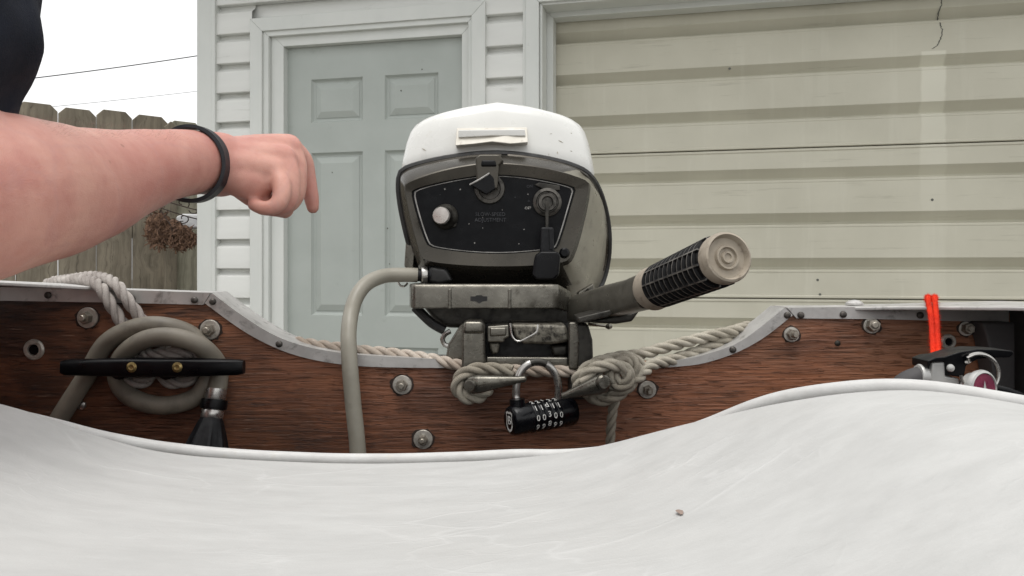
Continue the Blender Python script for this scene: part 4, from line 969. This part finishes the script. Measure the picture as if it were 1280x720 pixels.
for k in range(34):
    a = R(128) - k / 33 * R(300); pr.append(P(1224, 467, EY - .018) + Vector((.0165 * math.cos(a), -.002 * k / 33, .0165 * math.sin(a))))
pr = [P(1206, 453, EY - .014), P(1213, 452.5, EY - .016)] + pr
tube('pull_ring', resample(catmull(pr, .002), .0025), .0014, m_steel, ex_, n=8)
pr2 = [p + Vector((.0012, .0028, .0004)) for p in pr[3:]]; tube('pull_ring', resample(catmull(pr2, .002), .0025), .0014, m_steel, ex_, n=8)
bz = P(1185, 500, EY)
lathe('cylinder', [(.010, 0), (.012, -.010), (.034, -.025), (.038, -.045), (.038, -.32), (.034, -.33)], bz, (0, 0, 1), m_red, ex_, n=32)

# ================================================================ SEAT CUSHION
edge_y = [(-260, 440), (-120, 466), (0, 497), (60, 513), (120, 535), (190, 554), (250, 562), (320, 567), (420, 571), (500, 571), (600, 568), (700, 560), (760, 549), (850, 525), (950, 499), (1000, 489), (1050, 482), (1100, 478), (1150, 479), (1200, 485), (1280, 499), (1400, 520), (1600, 560)]
edge_Y = [(-260, .54), (0, .56), (250, .60), (500, .61), (700, .585), (850, .53), (1000, .465), (1100, .435), (1280, .42), (1600, .41)]
hide = [(-260, .8), (40, .8), (200, 0), (640, 0), (760, .75), (860, .8), (960, 0), (1600, 0)]
def sm_(x, tab, w=25):
    return sum(interp(x + d, tab) for d in (-w, -w * .5, 0, w * .5, w)) / 5
def smst(t): t = max(0, min(1, t)); return t * t * (3 - 2 * t)
NX = 190; NY = 70; V = []; F = []; pipe = []
for i in range(NX + 1):
    px = -260 + 1860 * i / NX
    Y = sm_(px, edge_Y, 60); e = P(px, sm_(px, edge_y, 22), Y); hd = sm_(px, hide, 30)
    yn = -.05
    pipe.append(e + Vector((0, .0025, -.0022 - .010 * hd)))
    for j in range(NY + 1):
        t = j / NY; t = 1 - (1 - t) ** 2.2; y = yn + (Y - yn) * t; d = Y - y
        far = smst(d / .55)
        zz = e.z * (1 - .75 * far) + .715 * .75 * far
        zz += -.0062 * math.exp(-(d / .0065) ** 2) - .0022 * (1 - hd) * math.exp(-(d / .03) ** 2)
        w = mnoise.noise(Vector((e.x * 9 + y * 3, y * 14, 1.3))) * .0018 + mnoise.noise(Vector((e.x * 26 + y * 22, y * 60, 4.1))) * .0009 + abs(mnoise.noise(Vector((e.x * 14 - y * 9, y * 34, 9.1)))) * -.0016
        zz += w * smst(d / .05)
        if j == NY: zz -= .002
        V.append(Vector((e.x, y, zz)))
nv = NY + 1
for i in range(NX):
    for j in range(NY): F.append((i*nv+j, (i+1)*nv+j, (i+1)*nv+j+1, i*nv+j+1))
# skirt down the far side and underside
b0 = len(V)
for i in range(NX + 1):
    p = V[i*nv+NY]; V.append(Vector((p.x, p.y + .004, p.z - .012)))
    V.append(Vector((p.x, p.y - .01, .630)))
    q_ = V[i*nv]; V.append(Vector((p.x, q_.y, .630)))
for i in range(NX):
    a0, a1 = b0 + 3*i, b0 + 3*(i+1)
    F += [(i*nv+NY, (i+1)*nv+NY, a1, a0), (a0, a1, a1 + 1, a0 + 1), (a0 + 1, a1 + 1, a1 + 2, a0 + 2), (a0 + 2, a1 + 2, (i+1)*nv, i*nv)]
cu = obj('seat_cushion', V, F, m_vinyl, None, ang=80, origin=(0, .25, .63))
tag(cu, 'off-white vinyl seat cushion filling the foreground, creased and rising at the right', 'cushion')
tube('piping', resample(catmull(pipe, .006), .006), lambda t: .0042, m_pipe, cu, n=12)
sp_ = P(850, 640, .1)
dd_ = None
def cush_z(x, y):
    i = min(range(NX + 1), key=lambda i: abs(V[i*nv].x - x)); j = min(range(NY + 1), key=lambda j: abs(V[i*nv+j].y - y)); return V[i*nv+j].z
for Yt in [k / 400 for k in range(60, 240)]:
    p = P(850, 640, Yt)
    if p.z <= cush_z(p.x, p.y) + .001: break
k = 10; obj('speck', [Vector((p.x + (.0017 + .0006 * math.sin(3 * a)) * math.cos(a), p.y + .004 * math.sin(a), cush_z(p.x, p.y) + .0009)) for a in [2 * math.pi * i / k for i in range(k)]] + [Vector((p.x, p.y, cush_z(p.x, p.y) + .0011))], [(i, (i + 1) % k, k) for i in range(k)], M('speck_brown', S(140, 122, 112)), cu)

# ================================================================ PERSON
def chain(mb, pts, n=20):
    """pts: (point, radius or (ra, rb)); a tapered, round-ended limb"""
    path = [Vector(p) for p, r in pts]; rad = [r if isinstance(r, tuple) else (r, r) for p, r in pts]
    out = []; rr = []
    for i in range(len(path) - 1):
        p0, p1, p2, p3 = path[max(i-1, 0)], path[i], path[i+1], path[min(i+2, len(path)-1)]
        m_ = max(3, int((p2 - p1).length / .008))
        for j in range(m_):
            t = j / m_; out.append(.5 * ((2*p1) + (-p0+p2)*t + (2*p0-5*p1+4*p2-p3)*t*t + (-p0+3*p1-3*p2+p3)*t**3))
            s_ = t * t * (3 - 2 * t) * .5 + t * .5; rr.append(tuple(rad[i][k] * (1 - s_) + rad[i+1][k] * s_ for k in (0, 1)))
    out.append(path[-1]); rr.append(rad[-1])
    fr = frames(out); rings = []
    def rg(c, N, B, a_, b_): return [c + N * math.cos(2*math.pi*k/n) * a_ + B * math.sin(2*math.pi*k/n) * b_ for k in range(n)]
    T, N, B = fr[0]; e = (rr[0][0] + rr[0][1]) / 2
    for s_ in (.98, .8, .5, .2): rings.append(rg(out[0] - T * e * s_, N, B, rr[0][0] * math.sqrt(1 - s_*s_), rr[0][1] * math.sqrt(1 - s_*s_)))
    for c, (T, N, B), (a_, b_) in zip(out, fr, rr): rings.append(rg(c, N, B, a_, b_))
    T, N, B = fr[-1]; e = (rr[-1][0] + rr[-1][1]) / 2
    for s_ in (.2, .5, .8, .98): rings.append(rg(out[-1] + T * e * s_, N, B, rr[-1][0] * math.sqrt(1 - s_*s_), rr[-1][1] * math.sqrt(1 - s_*s_)))
    V, F = loft_data(rings); mb.add(V, F)
def remeshed(name, mb, mat, parent, vox, it, origin=None, fac=.5):
    o = obj(name, mb.V, mb.F, mat, parent, smooth=True, ang=180, origin=origin)
    rm = o.modifiers.new('remesh', 'REMESH'); rm.mode = 'VOXEL'; rm.voxel_size = vox; rm.use_smooth_shade = True
    s_ = o.modifiers.new('smooth', 'SMOOTH'); s_.iterations = it; s_.factor = fac
    return o
bd = MB()
EL = Vector((-.338, .455, .888))
fore = [(EL, (.050, .050)), (Vector((-.336, .49, .892)), (.053, .053)), (P(0, 241, .52), (.0515, .0525)), (P(60, 238, .572), (.047, .0495)), (P(110, 231, .618), (.0415, .0440)), (P(165, 216, .672), (.0355, .0362)), (P(210, 206, .716), (.0305, .0315)), (P(248, 203, .755), (.0275, .0300)), (P(275, 206, .778), (.027, .0315))]
chain(bd, fore, 28)
SH = Vector((-.395, .47, 1.16))
chain(bd, [(SH, .048), (Vector((-.388, .484, 1.06)), .046), (Vector((-.362, .478, .96)), .044), (EL, .046)])
# right hand: back of the hand, four fingers, thumb on the far side
WR = P(275, 206, .778)
mcp = {'index': P(360, 184, .840), 'middle': P(361, 187, .818), 'ring': P(353, 199, .798), 'little': P(342, 214, .783)}
for k_, r_ in (('index', .0135), ('middle', .0140), ('ring', .0138), ('little', .0130)):
    a0 = WR.lerp(mcp[k_], .08) + Vector((0, 0, .005)) + (mcp[k_] - mcp['middle']) * .25
    chain(bd, [(a0, .0205), (a0.lerp(mcp[k_], .5), .0185), (mcp[k_], r_ + .001)], 16)
chain(bd, [(P(285, 213, .775), .021), (P(310, 228, .774), .0180), (P(332, 228, .780), .012)], 16)
chain(bd, [(mcp['index'], .0128), (P(378, 200, .855), .0112), (P(385, 226, .858), .0092), (P(389, 246, .858), .0084), (P(391, 260, .858), .0068)], 14)
chain(bd, [(mcp['middle'], .0130), (P(370, 207, .814), .0114), (P(369, 244, .808), .0100), (P(350, 260, .804), .0096), (P(334, 252, .802), .0088), (P(326, 246, .804), .008)], 14)
chain(bd, [(mcp['ring'], .0128), (P(362, 219, .791), .0110), (P(361, 250, .785), .0095), (P(343, 261, .782), .0086), (P(326, 253, .784), .0078)], 14)
chain(bd, [(mcp['little'], .0115), (P(352, 232, .772), .0096), (P(349, 254, .764), .0082), (P(334, 261, .763), .0074), (P(318, 256, .768), .0068)], 14)
chain(bd, [(P(290, 220, .812), .016), (P(316, 243, .828), .0135), (P(340, 256, .830), .0110), (P(356, 262, .828), .0095)], 14)
# torso, head, legs, other arm (outside the frame)
HP = Vector((-.60, .20, .80)); CH = Vector((-.585, .40, 1.10)); NK = Vector((-.575, .44, 1.27)); HD = Vector((-.57, .49, 1.41))
chain(bd, [(HP, (.138, .10)), (Vector((-.595, .29, .95)), (.13, .09)), (CH, (.145, .092)), (Vector((-.58, .425, 1.19)), (.115, .07))], 28)
chain(bd, [(Vector((-.75, .43, 1.16)), .055), (Vector((-.58, .43, 1.20)), .055), (SH, .048)])
chain(bd, [(NK - Vector((0, .01, .06)), .055), (NK, .052), (HD - Vector((0, .01, .05)), .055)])
for zc, r1_, r2_, yo in ((.055, .078, .092, 0), (.0, .074, .090, 0), (-.055, .060, .070, .022)):
    V, F = lathe_data([(.02, -.97), (.5, -.86), (.86, -.5), (1, 0), (.86, .5), (.5, .86), (.02, .97)], 24)
    bd.add([HD + Vector((v_.x * r1_, v_.y * r2_ + yo, v_.z * .085 + zc)) for v_ in V], F)
chain(bd, [(HD + Vector((0, .088, .022)), .009), (HD + Vector((0, .108, -.012)), .013)], 10)          # nose
chain(bd, [(HD + Vector((-.02, .092, -.050)), .006), (HD + Vector((.02, .092, -.050)), .006)], 8)       # mouth
for sx in (-1, 1):
    chain(bd, [(HD + Vector((sx * .078, -.005, .02)), (.006, .014)), (HD + Vector((sx * .080, -.002, -.025)), (.006, .010))], 10)
RK = Vector((-.4590, .60, .805)); LK = Vector((-.63, .58, .82))
chain(bd, [(Vector((-.53, .22, .79)), .085), (Vector((-.49, .42, .80)), .072), (RK, .058), (Vector((-.492, .63, .725)), .054), (Vector((-.505, .655, .60)), .052), (Vector((-.53, .66, .47)), .036), (Vector((-.53, .665, .425)), .034), (Vector((-.53, .74, .415)), (.042, .026)), (Vector((-.53, .82, .412)), (.040, .020))])
chain(bd, [(Vector((-.645, .22, .79)), .085), (Vector((-.64, .42, .81)), .072), (LK, .058), (Vector((-.63, .62, .72)), .054), (Vector((-.63, .64, .60)), .052), (Vector((-.63, .65, .47)), .036), (Vector((-.63, .655, .425)), .034), (Vector((-.63, .73, .415)), (.042, .026)), (Vector((-.63, .81, .412)), (.040, .020))])
LE = Vector((-.80, .50, .90)); LH = Vector((-.665, .60, .895))
chain(bd, [(Vector((-.765, .43, 1.16)), .048), (Vector((-.79, .47, 1.03)), .045), (LE, .044), (Vector((-.74, .56, .89)), .040), (LH, .028)])
for k in range(4):
    chain(bd, [(LH + Vector((.0, -.01, 0)), .018), (LH + Vector((.035 + .004 * (k % 3), .035 - .022 * k, .002)), .011), (LH + Vector((.065, .04 - .022 * k, -.012)), .009), (LH + Vector((.080, .04 - .022 * k, -.035)), .008)], 10)
chain(bd, [(LH, .015), (LH + Vector((.005, .045, -.01)), .012), (LH + Vector((.03, .07, -.025)), .009)], 10)
person = remeshed('person', bd, m_skin, None, .0028, 4, origin=(-.58, .5, .39))
tag(person, 'person in a dark navy t-shirt reaching in from the left, finger pointing down', 'person')
# clothing and hair
stp = MB()
slv = [(Vector((-0.424, .470, 1.20)), .080), (Vector((-0.408, .490, 1.10)), .084), (Vector((-0.392, .503, 1.035)), .0815), (Vector((-0.384, .506, 1.00)), .0740), (Vector((-0.383, .508, .965)), .0610), (Vector((-0.381, .508, .945)), .0570)]
chain(stp, slv, 32)
chain(stp, [(Vector((-.775, .43, 1.17)), .072), (Vector((-.79, .455, 1.09)), .070), (Vector((-.79, .47, 1.00)), .066)], 28)
chain(stp, [(HP, (.165, .125)), (Vector((-.595, .29, .95)), (.160, .118)), (CH, (.175, .122)), (Vector((-.58, .425, 1.19)), (.145, .095))], 32)
chain(stp, [(Vector((-.765, .43, 1.17)), .072), (Vector((-.58, .43, 1.21)), .073), (SH + Vector((0, 0, .01)), .070)], 28)
shirt = remeshed('shirt', stp, m_shirt, person, .005, 4)
tx = bpy.data.textures.new('folds', 'CLOUDS'); tx.noise_scale = .065; tx.noise_depth = 1
dm_ = shirt.modifiers.new('folds', 'DISPLACE'); dm_.texture = tx; dm_.strength = .022; dm_.mid_level = .5; dm_.texture_coords = 'LOCAL'
shp_ = MB()
chain(shp_, [(Vector((-.53, .20, .79)), .098), (Vector((-.492, .40, .80)), .084)], 24); chain(shp_, [(Vector((-.645, .20, .79)), .098), (Vector((-.64, .40, .81)), .084)], 24)
chain(shp_, [(Vector((-.53, .18, .81)), .105), (Vector((-.66, .18, .81)), .105)], 24)
remeshed('shorts', shp_, m_short, person, .006, 4)
hr = MB()
for zc, r1_, r2_, yo, hz in ((.075, .084, .098, -.010, .075), (.03, .083, .080, -.030, .085)):
    V, F = lathe_data([(.02, -.97), (.5, -.86), (.86, -.5), (1, 0), (.86, .5), (.5, .86), (.02, .97)], 24)
    hr.add([HD + Vector((v_.x * r1_, v_.y * r2_ + yo, v_.z * hz + zc)) for v_ in V], F)
remeshed('hair', hr, m_hair, person, .006, 3)
for sx in (-1, 1):
    lathe('eye', [(.002, -.010), (.009, -.004), (.010, .002), (.004, .009)], HD + Vector((sx * .032, .078, .022)), (0, 1, 0), m_white, person, n=14)
# wristband: loose black strap
wc = P(240, 204, .750); wa = (P(275, 206, .778) - P(205, 209, .712)).normalized() + Vector((.10, -.10, .0)); wa = Vector((.03, 1, .06)); wa.normalize()
wu = Vector((0, 0, 1)); wu = (wu - wa * wu.dot(wa)).normalized(); ws = wa.cross(wu)
ri = []
for k in range(64):
    a = 2 * math.pi * k / 64; ca, sa = math.cos(a), math.sin(a)
    nrm = ws * ca + wu * sa; c = wc + ws * ca * .0325 + wu * sa * .0345 + wu * -.0008
    w = .0074; th = .0019
    ri.append([c + wa * w - nrm * th * .6, c + wa * w * .9 + nrm * th, c - wa * w * .9 + nrm * th, c - wa * w - nrm * th * .6, c - wa * w * .9 - nrm * th, c + wa * w * .9 - nrm * th])
V = [p for r_ in ri for p in r_]; F = [(6*i+k, 6*i+(k+1) % 6, 6*((i+1) % 64)+(k+1) % 6, 6*((i+1) % 64)+k) for i in range(64) for k in range(6)]
wb = obj('wristband', V, F, m_band, person, ang=40); wb['label'] = 'black rubber wristband'
# arm hair along the upper edge near the elbow
hm = MB(); hrn = random.Random(4)
for _ in range(1500):
    t = hrn.random() ** 1.7 * .95; a0 = P(0, 241, .52).lerp(P(210, 209, .716), t); rr = .053 + (.034 - .053) * t
    th_ = R(hrn.uniform(45, 150)); n_ = Vector((math.cos(th_), 0, math.sin(th_))); p = a0 + n_ * (rr - .002)
    d = (n_ * .35 + Vector((hrn.gauss(.1, .25), hrn.gauss(.6, .3), hrn.gauss(.1, .25)))).normalized() * hrn.uniform(.004, .009)
    s_ = d.cross(n_).normalized() * .00004
    hm.add([p - s_, p + s_, p + d], [(0, 1, 2)])
ho = hm.build('arm_hair', m_ahair, person, smooth=False); ho['kind'] = 'stuff'
